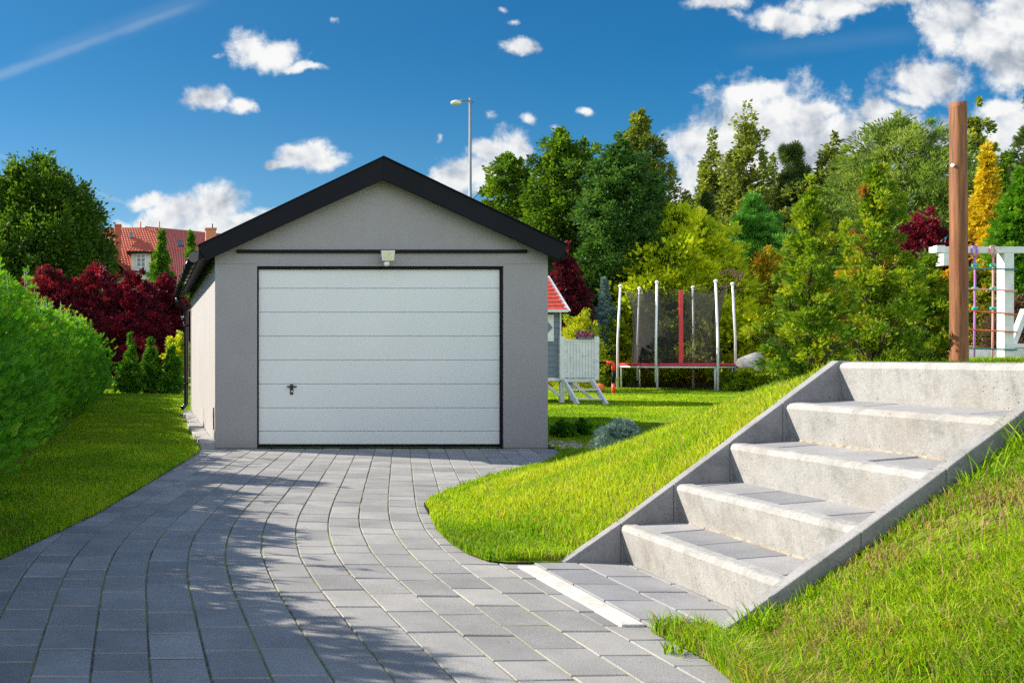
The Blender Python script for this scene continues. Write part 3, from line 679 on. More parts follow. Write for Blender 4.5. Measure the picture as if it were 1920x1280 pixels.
# ------------------------------------------------------------------ playhouse
def playhouse():
    Y = 21.5; X = lambda p, y=Y: gx(p, y); Z = lambda p, y=Y: gz(p, y)
    xr = X(1049); xl = xr-2.3; y1 = Y+1.9; zf = Z(709); ze = Z(583)
    t = thing('playhouse', 'small grey boarded playhouse on stilts with red roof and white deck', 'playhouse', (xr-1, Y+1, 0))
    b = B(); n = 12
    for i in range(n):
        z0 = zf+(ze-zf)*i/n; z1 = zf+(ze-zf)*(i+1)/n
        for (ya, yb, xa, xb) in ((Y, Y+.03, xl, xr-.001), (y1-.03, y1, xl, xr-.001)):
            s = 1 if ya == Y else -1
            b.prism([(Y-.012, z0+.004), (Y+.03, z0+.004), (Y+.03, z1), (Y, z1)] if s > 0 else [(y1-.03, z0), (y1+.012, z0), (y1, z1), (y1-.03, z1)], 'x', xa, xb)
        b.prism([(xr+.012, z0+.004), (xr+.012-.04, z0+.004), (xr-.03, z1), (xr, z1)], 'y', Y+.031, y1-.031)
        b.box(xl, xl+.03, Y+.031, y1-.031, z0, z1-.001)
    b.prism([(Y+.02, ze+.002), (y1-.02, ze+.002), ((Y+y1)/2, ze+.78)], 'x', xr-.04, xr-.005)
    b.build('wall', M['siding'], t)
    B().box(xr-.005, xr+.03, Y-.03, Y-.013, zf, ze).build('corner_trim', M['white'], t)
    B().box(xl-.05, xr+.03, Y-.05, y1+.03, zf-.06, zf-.002).build('floor_frame', M['white'], t)
    ym = (Y+y1)/2; zr = ze+.86; xo = X(1058)
    b = B()
    for (ya, za, yb, zb) in ((Y-.18, ze+.0, ym, zr), (y1+.18, ze, ym, zr)):
        m_ = 9
        for i in range(m_):
            f0, f1 = i/m_, (i+1)/m_; P = lambda f, e: (ya+(yb-ya)*f, za+(zb-za)*f+e)
            p0 = P(f0, .03); p1 = P(f1, .012); b.add([(xl-.2, *p0), (xo, *p0), (xo, *p1), (xl-.2, *p1), (xl-.2, *P(f0, 0.)), (xo, *P(f0, 0.)), (xo, *P(f1, 0.)), (xl-.2, *P(f1, 0))], [(0, 1, 2, 3), (4, 7, 6, 5), (0, 4, 5, 1), (1, 5, 6, 2), (3, 2, 6, 7), (0, 3, 7, 4)])
    rf = b.build('roof', M['shingle'], t)
    b = B(); b.bar((xo+.012, Y-.2, ze-.01), (xo+.012, ym, zr+.0), .022, .09, (1, 0, 0)); b.bar((xo+.012, y1+.2, ze-.01), (xo+.012, ym, zr), .022, .09, (1, 0, 0)); b.box(xl-.2, xo, Y-.215, Y-.185, ze-.035, ze+.025); b.build('roof_trim', M['white'], rf)
    w = B().box(X(1012), X(1037), Y-.04, Y-.014, Z(640), Z(590)).build('window_shutter', M['white'], t, bevel=.003)
    cx, czz = X(1026), Z(614); B().prism([(cx+.11*math.cos(a), czz+.12*math.sin(a)) for a in (0, math.pi/2, math.pi, 1.5*math.pi)], 'y', Y-.046, Y-.041).build('diamond_cutout', M['siding'], w)
    # deck in front of the door, with its board railing
    xd = X(1116); dk = B().box(xr+.032, xd, Y-.05, Y+1.2, Z(716), Z(709)).build('deck', M['white'], t, bevel=.004)
    b = B(); k = 11
    for i in range(k):
        a = X(1049)+(X(1112)-X(1049))*i/k; b.box(a+.003, a+(X(1112)-X(1049))/k-.003, Y-.075, Y-.055, Z(708), Z(640))
    b.box(X(1048), X(1112), Y-.085, Y-.01, Z(640)+.001, Z(636)); b.build('railing', M['white'], t)
    b = B()
    for i in range(9):
        a = Y+.1+i*.12; b.box(xd-.03, xd-.008, a, a+.09, Z(708), Z(640))
    b.build('railing', M['white'], t)
    for (xa, xb, ya) in ((1047, 1055, Y-.09), (1111, 1120, Y-.09)): B().box(X(xa), X(xb), ya, ya+.08, Z(712), Z(631)).build('rail_post', M['white'], t, bevel=.003)
    for (x, y_) in ((X(1053), Y), (xd-.06, Y+1.1), (xl+.1, Y+.1), (xl+.1, y1-.1), (X(1060), Y+1.1)): B().box(x-.045, x+.045, y_-.04, y_+.05, -.05, Z(717)).build('leg', M['white'], t, bevel=.003)
    for (xa, xb) in ((X(1057)-.03, X(1057)), (X(1109)-.03, X(1109)+.0)):
        B().bar((xa, Y-.09, Z(714)), (xa+.03, Y-.72, .0), .045, .12, (0, 0, 1)).build('ladder_side', M['white'], t)
    for f in (.42, .78): B().box(X(1057)+.0, X(1109)-.05, Y-.09-.63*f-.05, Y-.09-.63*f+.05, .55*(1-f), .55*(1-f)+.03).build('ladder_step', M['white'], t)
    for (a, c_) in (((X(1053)-.45, Y, zf-.06), (X(1053)-.03, Y, .18)), ((xd-.5, Y, Z(717)), (xd-.08, Y, .12))): B().bar(a, c_, .04, .06).build('brace', M['white'], t)
    f = thing('flower_box', 'flower box of pink blooms on the white playhouse railing', 'flower box', (X(1095), Y-.04, Z(636)))
    B().box(X(1080), X(1108), Y-.12, Y+.02, Z(636)+.002, Z(632)).build('trough', M['siding'], f)
    rn = rs(4); n = 420; pos = np.column_stack([rn.uniform(X(1078), X(1109), n), rn.uniform(Y-.14, Y+.04, n), Z(633)+rn.rand(n)**1.3*.13]); d = unit(rn.normal(size=(n, 3))+(0, 0, .6))
    me = scatter('blooms', LEAF, pos, d, rn.normal(size=(n, 3)), rn.uniform(.03, .06, n), rn.rand(n)); link('blooms', me, M['bloom'], f)
LEAF = ([(0, 0, 0), (.32, .45, .10), (0, 1, 0), (-.32, .45, .10)], [(0, 1, 2, 3)])
M['bloom'] = leafmat('pink_blooms', [(0, (.04, .10, .02)), (.3, (.30, .05, .12)), (.7, (.55, .16, .26)), (1, (.7, .35, .4))], .2)
playhouse()

# ------------------------------------------------------------------ trampoline
def trampoline():
    cx, cy, Rr = 16.74, 30.6, 1.58; z0 = .02; zr = .80; zt = 3.30
    t = thing('trampoline', 'round trampoline with red rim, black safety net and six silver poles', 'trampoline', (cx, cy, z0))
    angs = [R(-77+60*k) for k in range(6)]
    for i, a in enumerate(angs):
        x, y = cx+Rr*math.cos(a), cy+Rr*math.sin(a)
        xo, yo = cx+(Rr+.10)*math.cos(a), cy+(Rr+.10)*math.sin(a)
        p = B().tube([(xo, yo, z0+.25 if i % 2 else z0), (xo, yo, 1.6), (cx+(Rr+.02)*math.cos(a), cy+(Rr+.02)*math.sin(a), zt)], [.038, .036, .034], 10).build('pole', M['galv'], t)
        B().ball((cx+(Rr+.02)*math.cos(a), cy+(Rr+.02)*math.sin(a), zt+.04), .06, 10).build('knob', M['galv'], p)
        B().tube([(x, y, z0), (x, y, zr-.02)], .03, 8).build('leg', M['galv'], t)
    n = 72; vs = []; prof = [(Rr+.04, zr-.02), (Rr+.05, zr+.02), (Rr+.0, zr+.05), (Rr-.28, zr+.045), (Rr-.29, zr+.01)]
    for i in range(n):
        a = 2*math.pi*i/n; vs += [(cx+r_*math.cos(a), cy+r_*math.sin(a), z) for r_, z in prof]
    j = len(prof); fs = [(i*j+k, ((i+1) % n)*j+k, ((i+1) % n)*j+(k+1) % j, i*j+(k+1) % j) for i in range(n) for k in range(j)]
    B().add(vs, fs, True).build('rim_pad', M['red'], t)
    b = B().tube([(cx+(Rr)*math.cos(2*math.pi*i/48), cy+Rr*math.sin(2*math.pi*i/48), zr-.06) for i in range(49)], .03, 8, cap=False); b.build('frame_ring', M['galv'], t)
    B().add([(cx+(Rr-.27)*math.cos(2*math.pi*i/48), cy+(Rr-.27)*math.sin(2*math.pi*i/48), zr) for i in range(48)]+[(cx+(Rr-.27)*math.cos(2*math.pi*i/48), cy+(Rr-.27)*math.sin(2*math.pi*i/48), zr-.012) for i in range(48)],
            [tuple(range(48)), tuple(range(95, 47, -1))]).build('jumping_mat', M['black'], t)
    m, tt, bs = new_mat('safety_net'); bs.inputs['Base Color'].default_value = (.012, .011, .012, 1); bs.inputs['Roughness'].default_value = .8
    tr = tt.new('ShaderNodeBsdfTransparent'); mx = tt.new('ShaderNodeMixShader'); mx.inputs[0].default_value = .50
    tt.l.new(tr.outputs[0], mx.inputs[1]); tt.l.new(bs.outputs[0], mx.inputs[2]); tt.l.new(mx.outputs[0], tt.n['Material Output'].inputs[0])
    vs = []; H = 14; n = 72
    for h in range(H+1):
        f = h/H
        for i in range(n):
            a = 2*math.pi*i/n; dd = min(abs((a-q+math.pi) % (2*math.pi)-math.pi) for q in angs); cor = max(0, 1-dd/R(30))
            r_ = (Rr-.32)-.05*math.sin(f*math.pi)+.22*max(0, f-.55)*cor*2.0*f
            vs.append((cx+r_*math.cos(a), cy+r_*math.sin(a), zr+.05+(zt-.12-zr-.05)*f-(.12*(1-cor)**1.0*f**6)))
    fs = [(h*n+i, h*n+(i+1) % n, (h+1)*n+(i+1) % n, (h+1)*n+i) for h in range(H) for i in range(n)]
    nt = B().add(vs, fs, True).build('safety_net', m, t)
    a = R(87); x, y = cx+(Rr-.36)*math.cos(a), cy-(Rr-.36)*1+.0
    xz = gx(1275, cy-1.36); B().prism([(xz-.065, zr+.05), (xz+.065, zr+.05), (xz+.06, zt-.22), (xz-.06, zt-.22)], 'y', cy-1.42, cy-1.405).build('zip_flap', M['red'], nt)
    top = B()
    for i in range(6):
        a, c_ = angs[i], angs[(i+1) % 6]
        top.tube([(cx+(Rr+.0)*math.cos(a), cy+(Rr)*math.sin(a), zt-.05), (cx+(Rr-.3)*math.cos((a+c_)/2 if i < 5 else (a+c_+2*math.pi)/2), cy+(Rr-.3)*math.sin((a+c_)/2 if i < 5 else (a+c_+2*math.pi)/2), zt-.2), (cx+Rr*math.cos(c_), cy+Rr*math.sin(c_), zt-.05)], .012, 6)
    top.build('top_cord', M['black'], t)
trampoline()

# ------------------------------------------------------------------ ball goal and ball
def goal():
    Y = 27.2; X = lambda p: gx(p, Y); Z = lambda p: gz(p, Y); r = .045
    xa, xb = X(1072), X(1150); zt = Z(680)
    t = thing('toy_goal', 'small red and black football goal behind the white playhouse deck', 'toy goal', ((xa+xb)/2, Y, 0))
    for x, s in ((xa, 1), (xb, -1)):
        p = B().tube([(x, Y, .30), (x, Y, zt-.22)], r, 10).build('post', M['black'], t)
        B().tube([(x, Y, .0), (x, Y, .30)], r+.006, 10).build('foot', M['redplastic'], p)
        B().tube([(x, Y, zt-.22), (x, Y, zt-.03), (x+s*.03, Y, zt), (x+s*.20, Y, zt)], r+.006, 10).build('corner', M['redplastic'], p)
        B().tube([(x, Y, .05), (x+.0, Y+.7, .03)], .02, 8).build('base_bar', M['black'], t)
    B().tube([(xa+.2, Y, zt), (xb-.2, Y, zt)], r*.7, 10).build('crossbar', M['black'], t)
    B().tube([(xa, Y+.7, .03), (xb, Y+.7, .03)], .02, 8).build('base_bar', M['black'], t)
    x, rr = gx(1128, 27.6), .145
    B().ball((x, 27.75, rr+.01), rr, 22).build('football', M['orange']); o = bpy.data.objects['football']; tag(o, 'orange ball lying on the lawn inside the small goal', 'ball')
goal()

# ------------------------------------------------------------------ street lamps
def lamps():
    Y = 34; x = gx(881.5, Y); zt = gz(190, Y)
    t = thing('street_lamp', 'tall grey street lamp with a cream head rising beyond the garage roof', 'street lamp', (x, Y, 0), 'street lamps beyond the garage')
    B().tube([(x, Y, 0), (x, Y, 3), (x, Y, zt+.12)], [.10, .07, .045], 12).build('pole', M['lampgrey'], t)
    B().tube([(x+.12, Y, zt-.04), (x, Y, zt+.02), (x-.25, Y-.03, zt+.03), (x-.42, Y-.06, zt-.02)], .03, 8).build('arm', M['lampgrey'], t)
    B().ball((x-.52, Y-.07, zt-.07), .19, 16, (1.0, .62, .48)).build('lamp_head', M['beige'], t)
    Y = 44; x = gx(897, Y); zt = gz(358, Y); base = gx(878, Y)
    t = thing('street_lamp', 'lower street lamp whose small head peeks over the garage roof slope', 'street lamp', (base, Y, 0), 'street lamps beyond the garage')
    B().tube([(base, Y, 0), (base, Y, zt-.55)], [.09, .06], 10).build('pole', M['lampgrey'], t)
    B().tube([(base, Y, zt-.55), (x-.1, Y, zt-.2), (x+.05, Y, zt-.03)], .035, 8).build('arm', M['lampgrey'], t)
    B().ball((x+.22, Y-.05, zt+.0), .25, 14, (1.1, .6, .42)).build('lamp_head', M['beige'], t)
lamps()

# ------------------------------------------------------------------ houses beyond the hedge
def tilem(name, c0, c1):
    m, t, b = new_mat(name); co = t.new('ShaderNodeTexCoord').outputs['Object']
    t.l.new(t.ramp(t.noise(co, 3, 5, .8), [(.3, c0), (.7, c1)]), b.inputs['Base Color']); b.inputs['Roughness'].default_value = .6; return m
M['tile'] = tilem('orange_tile', (.25, .045, .018), (.43, .085, .032)); M['tile2'] = tilem('maroon_tile', (.15, .024, .02), (.23, .038, .03))
def tiles(name, e0, e1, r1, r0, rows, cols, mt, parent, amp=.05):
    """pantiled plane: e0,e1 along the eave, r0,r1 along the ridge"""
    e0, e1, r0, r1 = [np.array(q, float) for q in (e0, e1, r0, r1)]
    nn = unit(np.cross(e1-e0, r0-e0)); nn = nn if nn[2] > 0 else -nn
    nu, nv = cols*4, rows*4; U = np.linspace(0, 1, nu+1); V = np.linspace(0, 1, nv+1)
    P = []
    for v in V:
        a = e0+(r0-e0)*v; c = e1+(r1-e1)*v; saw = 1-((v*rows) % 1)
        P.append(a[None]+(c-a)[None]*U[:, None]+nn[None]*(amp*(.7*saw+.6*np.abs(np.sin(U*cols*math.pi))))[:, None])
    P = np.concatenate(P); idx = np.arange((nu+1)*(nv+1)).reshape(nv+1, nu+1)
    F = np.stack([idx[:-1, :-1].ravel(), idx[:-1, 1:].ravel(), idx[1:, 1:].ravel(), idx[1:, :-1].ravel()], 1)
    return link(name, np_mesh(name, P, F), mt, parent)
def houses():
    Y = 60.; X = lambda p, y=Y: gx(p, y); Z = lambda p, y=Y: gz(p, y)
    h = thing('house', 'white house with bright orange tiled roof and white dormer beyond the red hedge', 'house', (-2, 64, 0))
    xe = X(331); xw = -9.; ze = Z(520); yr = 64.5; zr = Z(428, yr); xr = X(292, yr)
    b = B(); b.box(xw+.3, xe-.35, Y+.6, 69, -.1, ze+.1); b.build('wall', M['plaster'], h)
    rf = tiles('roof', (xw, Y, ze), (xe, Y, ze), (xr, yr, zr), (xw, yr, zr), 22, 56, M['tile'], h)
    tiles('roof', (xe, Y, ze), (xe, 69.5, ze), (xr, yr, zr), (xr, yr, zr), 22, 46, M['tile'], h)
    tiles('roof', (xe, 69.5, ze), (xw, 69.5, ze), (xw, yr, zr), (xr, yr, zr), 12, 30, M['tile'], h)
    ch = B().box(X(215), X(226), Y+.35, Y+1.2, ze, Z(421)).build('chimney', M['tile'], h)
    B().box(X(215)-.04, X(226)+.04, Y+.30, Y+1.25, Z(421), Z(421)+.08).build('chimney_cap', M['brick'], ch)
    # dormer
    xa, xb = X(246), X(283); zb, zt = Z(512), Z(473)
    dm = B().box(xa, xb, Y-.25, Y+3, zb-.4, zt).build('dormer', M['plaster'], h)
    wx0, wx1, wz0, wz1 = X(256), X(273), Z(502), Z(476)
    w = B().box(wx0, wx1, Y-.30, Y-.252, wz0, wz1).build('dormer_window', M['whiteclean'], dm)
    mid = (wx0+wx1)/2
    b = B(); b.box(wx0+.05, mid-.03, Y-.312, Y-.302, wz0+.06, wz1-.06); b.box(mid+.03, wx1-.05, Y-.312, Y-.302, wz0+.06, wz1-.06); b.build('pane', M['glass'], w)
    b = B(); b.box(wx0+.05, wx1-.05, Y-.32, Y-.313, wz0+.3, wz0+.33); b.box(mid-.02, mid+.02, Y-.3195, Y-.3135, wz0+.3, wz0+.61); b.box(wx0+.05, wx1-.05, Y-.32, Y-.313, wz0+.58, wz0+.61); b.build('glazing_bar', M['whiteclean'], w)
    zd = Z(450); xm = (xa+xb)/2; ov = .28
    tiles('dormer_roof', (xa-ov, Y-.6, zt), (xb+ov, Y-.6, zt), (xm+.25, Y+.5, zd), (xm-.25, Y+.5, zd), 5, 8, M['tile'], dm, .035)
    tiles('dormer_roof', (xb+ov, Y-.6, zt), (xb+ov, Y+3, zt+.1), (xm+.25, Y+3, zd), (xm+.25, Y+.5, zd), 5, 8, M['tile'], dm, .035)
    tiles('dormer_roof', (xa-ov, Y+3, zt+.1), (xa-ov, Y-.6, zt), (xm-.25, Y+.5, zd), (xm-.25, Y+3, zd), 5, 8, M['tile'], dm, .035)
    B().box(xa-ov, xb+ov, Y-.62, Y-.26, zt-.10, zt-.02).build('eaves_board', M['black'], dm)
    # cross wing with a white gable
    gxm, gxe = X(192), X(240); yw = 57.5
    b = B().prism([(X(155), 0), (X(214), 0), (X(214), Z(482, yw)), (gxm, Z(464, yw)), (X(155), Z(492, yw))], 'y', yw, Y+2); wg = b.build('wing', M['plaster'], h)
    tiles('wing_roof', (gxe, Y+2, Z(506)), (gxe, yw-.4, Z(506, yw)), (gxm, yw-.4, Z(458, yw)), (gxm, Y+2, Z(458, yw)), 9, 14, M['tile'], wg, .04)
    tiles('wing_roof', (X(140), yw-.4, Z(500, yw)), (X(140), Y+2, Z(500, yw)), (gxm, Y+2, Z(458, yw)), (gxm, yw-.4, Z(458, yw)), 9, 14, M['tile'], wg, .04)
    B().bar((gxm, yw-.45, Z(461, yw)), (gxe+.05, yw-.45, Z(510, yw)), .08, .22, (0, 1, 0)).build('verge_board', M['tile2'], wg)
    B().bar((X(243), Y-.45, Z(508)), (X(330), Y-.30, Z(520)), .08, .15, (0, 1, 0)).build('eaves_board', M['black'], h)
    sk = B().box(X(240), X(248), yr-1.1, yr-.9, Z(446, yr-1), Z(437, yr-1)+.05).build('skylight', M['glass'], h)
    for px in (262, 300): B().tube([(X(px), yr, zr-.3), (X(px), yr, zr+.45)], .05, 6).build('roof_vent', M['brick'], h)
    # second house
    Y2 = 82.; X2 = lambda p: gx(p, Y2); Z2 = lambda p: gz(p, Y2)
    g = thing('house', 'house with dark maroon tiled roof behind the orange roofed house', 'house', (4, Y2+4, 0))
    yr2 = Y2+6; f = yr2/Y2
    B().box(X2(230), X2(465), Y2+.6, Y2+11, -.1, Z2(530)).build('wall', M['plaster'], g)
    tiles('roof', (X2(225), Y2, Z2(532)), (X2(470), Y2, Z2(532)), (gx(425, yr2), yr2, gz(440, yr2)), (gx(272, yr2), yr2, gz(425, yr2)), 26, 62, M['tile2'], g, .05)
    tiles('roof', (X2(470), Y2+12, Z2(532)), (X2(225), Y2+12, Z2(532)), (gx(272, yr2), yr2, gz(425, yr2)), (gx(425, yr2), yr2, gz(440, yr2)), 12, 30, M['tile2'], g, .05)
    c = B().box(gx(386, Y2+3), gx(405, Y2+3), Y2+3, Y2+4, Z2(470), gz(430, Y2+3)).build('chimney', M['brick'], g)
    B().box(gx(384.5, Y2+3), gx(406.5, Y2+3), Y2+2.93, Y2+4.07, gz(430, Y2+3), gz(427, Y2+3)).build('chimney_cap', M['brick'], c)
    b = B(); b.tube([(gx(399, Y2+3), Y2+3.5, gz(427, Y2+3)), (gx(399, Y2+3), Y2+3.5, gz(418, Y2+3))], .05, 6); b.build('antenna', M['black'], c)
    zq = lambda py: gz(py, Y2+2.4)
    b = B().add([(gx(333, Y2+2.4), Y2+1.75, zq(461)), (gx(344, Y2+2.4), Y2+1.75, zq(462)), (gx(341, Y2+2.4), Y2+2.5, zq(451)), (gx(331, Y2+2.4), Y2+2.5, zq(450)),
                 (gx(333, Y2+2.4), Y2+2.1, zq(463)), (gx(344, Y2+2.4), Y2+2.1, zq(464)), (gx(341, Y2+2.4), Y2+2.9, zq(453)), (gx(331, Y2+2.4), Y2+2.9, zq(452))], [(0, 1, 2, 3), (4, 7, 6, 5), (0, 4, 5, 1), (1, 5, 6, 2), (2, 6, 7, 3), (3, 7, 4, 0)]); b.build('skylight', M['glass'], g)
    # bluish roof far behind the orange cypress
    Y3 = 36.; sh = thing('shed', 'blue grey shed roof just visible behind the climbing frame', 'shed', (gx(1830, Y3), Y3, 1))
    B().box(gx(1775, Y3), gx(1900, Y3), Y3, Y3+3, .9, gz(466, Y3)).build('wall', M['plaster'], sh)
    B().prism([(gx(1765, Y3), gz(470, Y3)), (gx(1905, Y3), gz(470, Y3)), (gx(1905, Y3), gz(438, Y3)), (gx(1850, Y3), gz(438, Y3))], 'y', Y3-.3, Y3+3.2).build('roof', M['siding'], sh)
houses()

# ------------------------------------------------------------------ plants
def spray_template(n=5, w=.055, spread=.34):
    V = [(0, 0, 0), (w*.5, .5, .02), (0, 1, 0), (-w*.5, .5, .02)]; F = [(0, 1, 2, 3)]
    for i in range(n):
        t = .12+.72*i/n; L = spread*(1-.55*t)
        for s in (-1, 1):
            k = len(V); tx, ty = s*L*.8, t+L*.75; nx, ny = -.75*s, .8
            V += [(0, t, 0), (tx*.5+w*.6, t+(ty-t)*.5-w*.5*s*0-w*.5, .03*s), (tx, ty, -.04), (tx*.5-w*.6, t+(ty-t)*.5+w*.5, .03*s)]; F.append((k, k+1, k+2, k+3))
    return V, F
SPRAY = spray_template(5, .085, .42)
SPRAYS = spray_template(3, .13, .5)
NARROW = ([(0, 0, 0), (.13, .5, .05), (0, 1, 0), (-.13, .5, .05)], [(0, 1, 2, 3)])
def tuft_template(n=8):
    V, F = [], []
    for i in range(n):
        a = 2*math.pi*i/n; k = len(V); c, s = math.cos(a), math.sin(a)
        V += [(0, 0, 0), (.55*c-.05*s, .75, .55*s+.05*c), (.62*c, .95, .62*s), (.55*c+.05*s, .75, .55*s-.05*c)]; F.append((k, k+1, k+2, k+3))
    k = len(V); V += [(0, 0, 0), (.06, .6, 0), (0, 1.1, 0), (-.06, .6, 0)]; F.append((k, k+1, k+2, k+3))
    return V, F
TUFT = tuft_template()
PROF = {
 'round': lambda t: np.sqrt(np.clip(1-(2*t-.92)**2/1.12, 0, 1))*.98+.02,
 'egg': lambda t: np.clip(np.sin(np.clip(t, 0, 1)**.8*math.pi), 0, 1)**.6,
 'cone': lambda t: np.clip(1-t, 0, 1)**.85*(.65+.35*np.clip(t*6, 0, 1)),
 'column': lambda t: np.clip(1-t**2.2, 0, 1)**.7*(.7+.3*np.clip(t*5, 0, 1)),
 'spire': lambda t: np.clip(1-t, 0, 1)**.55*(.62+.38*np.clip(t*3.5, 0, 1))*1.08,
 'bush': lambda t: np.sqrt(np.clip(1-t**2.6, 0, 1)),
 'fan': lambda t: np.clip(.45+.75*t, 0, 1)*np.sqrt(np.clip(1-t**5, 0, 1)),
 'birch': lambda t: np.clip(1.05-t, 0, 1)**.6*np.clip(t*3+.45, 0, 1)*.95,
}
def crown(name, prof, base, H, Rr, clumps, per, cr, size, tmpl, seed, lobes=.25, up=.35, droop=0., flat=.7, shell=.5, vlo=0., vhi=1., aspect=1., stretch=1., rust=0., tips=.06):
    """leafy volume around the z axis from base to base+H"""
    rn = rs(seed); f = PROF[prof]; T = []
    while len(T) < clumps:
        t = rn.rand(clumps*3); k = rn.rand(clumps*3) < f(t)**1.2+.06; T = list(T)+list(t[k])
    t = np.array(T[:clumps]); ang = rn.rand(clumps)*2*math.pi; rho = rn.rand(clumps)**shell
    nt = int(clumps*tips); t[:nt] = 1-.32*rn.rand(nt)**1.2; rho[:nt] *= .5
    a0, a1, a2 = rn.rand(3)*6.28
    lob = 1+lobes*(np.sin(2*ang+a0+5*t)+.8*np.sin(3*ang+a1-7*t)+.6*np.sin(5*ang+a2+11*t)+rn.normal(0, .45, clumps))/1.6
    rad = Rr*np.maximum(f(t), .09)*lob*rho
    c = np.column_stack([rad*np.cos(ang), rad*np.sin(ang)*aspect, base+t*H*(1+lobes*.12*rn.normal(0, 1, clumps))])
    crr = cr*(.55+.9*rn.rand(clumps))*(.32+.68*np.clip(f(t), 0, 1)); crr[:nt] *= .8
    u = rn.normal(size=(clumps, per, 3)); fl_ = flat+1.1*np.clip(1-f(t)*1.6, 0, 1)
    pos = c[:, None]+np.clip(u*.52, -1.5, 1.5)*crr[:, None, None]*np.stack([np.ones(clumps), np.ones(clumps), fl_], 1)[:, None]; u = unit(u)
    if droop: pos[..., 2] -= droop*crr[:, None]*np.abs(rn.normal(0, 1, (clumps, per)))*stretch
    out = unit(c*np.array([1, 1, 0])+np.array([0, 0, .001]))[:, None]
    d = unit(out*.8+u*.7+rn.normal(0, .45, (clumps, per, 3))+np.array([0, 0, up]))
    nrm = unit(u*.5+out*.35+np.array([0, 0, .55])+rn.normal(0, .45, (clumps, per, 3)))
    cv = rn.rand(clumps)[:, None]*.62+rn.rand(clumps, per)*.38
    cv = vlo+(vhi-vlo)*cv
    if rust: hot = rn.rand(clumps) < rust+np.clip(t-.86, 0, 1)*rust*40; cv[hot] = .94+.06*rn.rand(hot.sum(), per)
    s = size*(.65+.7*rn.rand(clumps*per))
    me = scatter(name, tmpl, pos.reshape(-1, 3), d.reshape(-1, 3), nrm.reshape(-1, 3), s, cv.ravel())
    return me, c
def trunk_mesh(c, H0, Htop, r, seed, limbs=16, lean=.0, zmin=0.):
    b = B(); rn = rs(seed+99); P = []; n = 9
    for i in range(n): f = i/(n-1); P.append(Vector((lean*f*H0+rn.normal(0, .04*r*6)*(f > 0), rn.normal(0, .04*r*6)*(f > 0), f*Htop-.1*(i == 0))))
    b.tube(P, [r*(1.25 if i == 0 else 1)*(1-.88*i/(n-1)) for i in range(n)], 9)
    if limbs:
        idx = rn.choice(len(c), min(limbs, len(c)), replace=False)
        for i in idx:
            e = Vector(c[i]); zs = max(zmin, e.z-.45*math.hypot(e.x, e.y)-.1*H0); zs = min(zs, Htop*.93)
            f = zs/Htop; k = min(int(f*(n-1)), n-2); s = P[k].lerp(P[k+1], f*(n-1)-k)
            mid = s.lerp(e, .5)+Vector((rn.normal(0, .05), rn.normal(0, .05), .08*(e-s).length)); r0 = r*(1-.88*f)*.5
            b.tube([s, mid, e], [r0, r0*.6, r0*.15], 6)
    return b
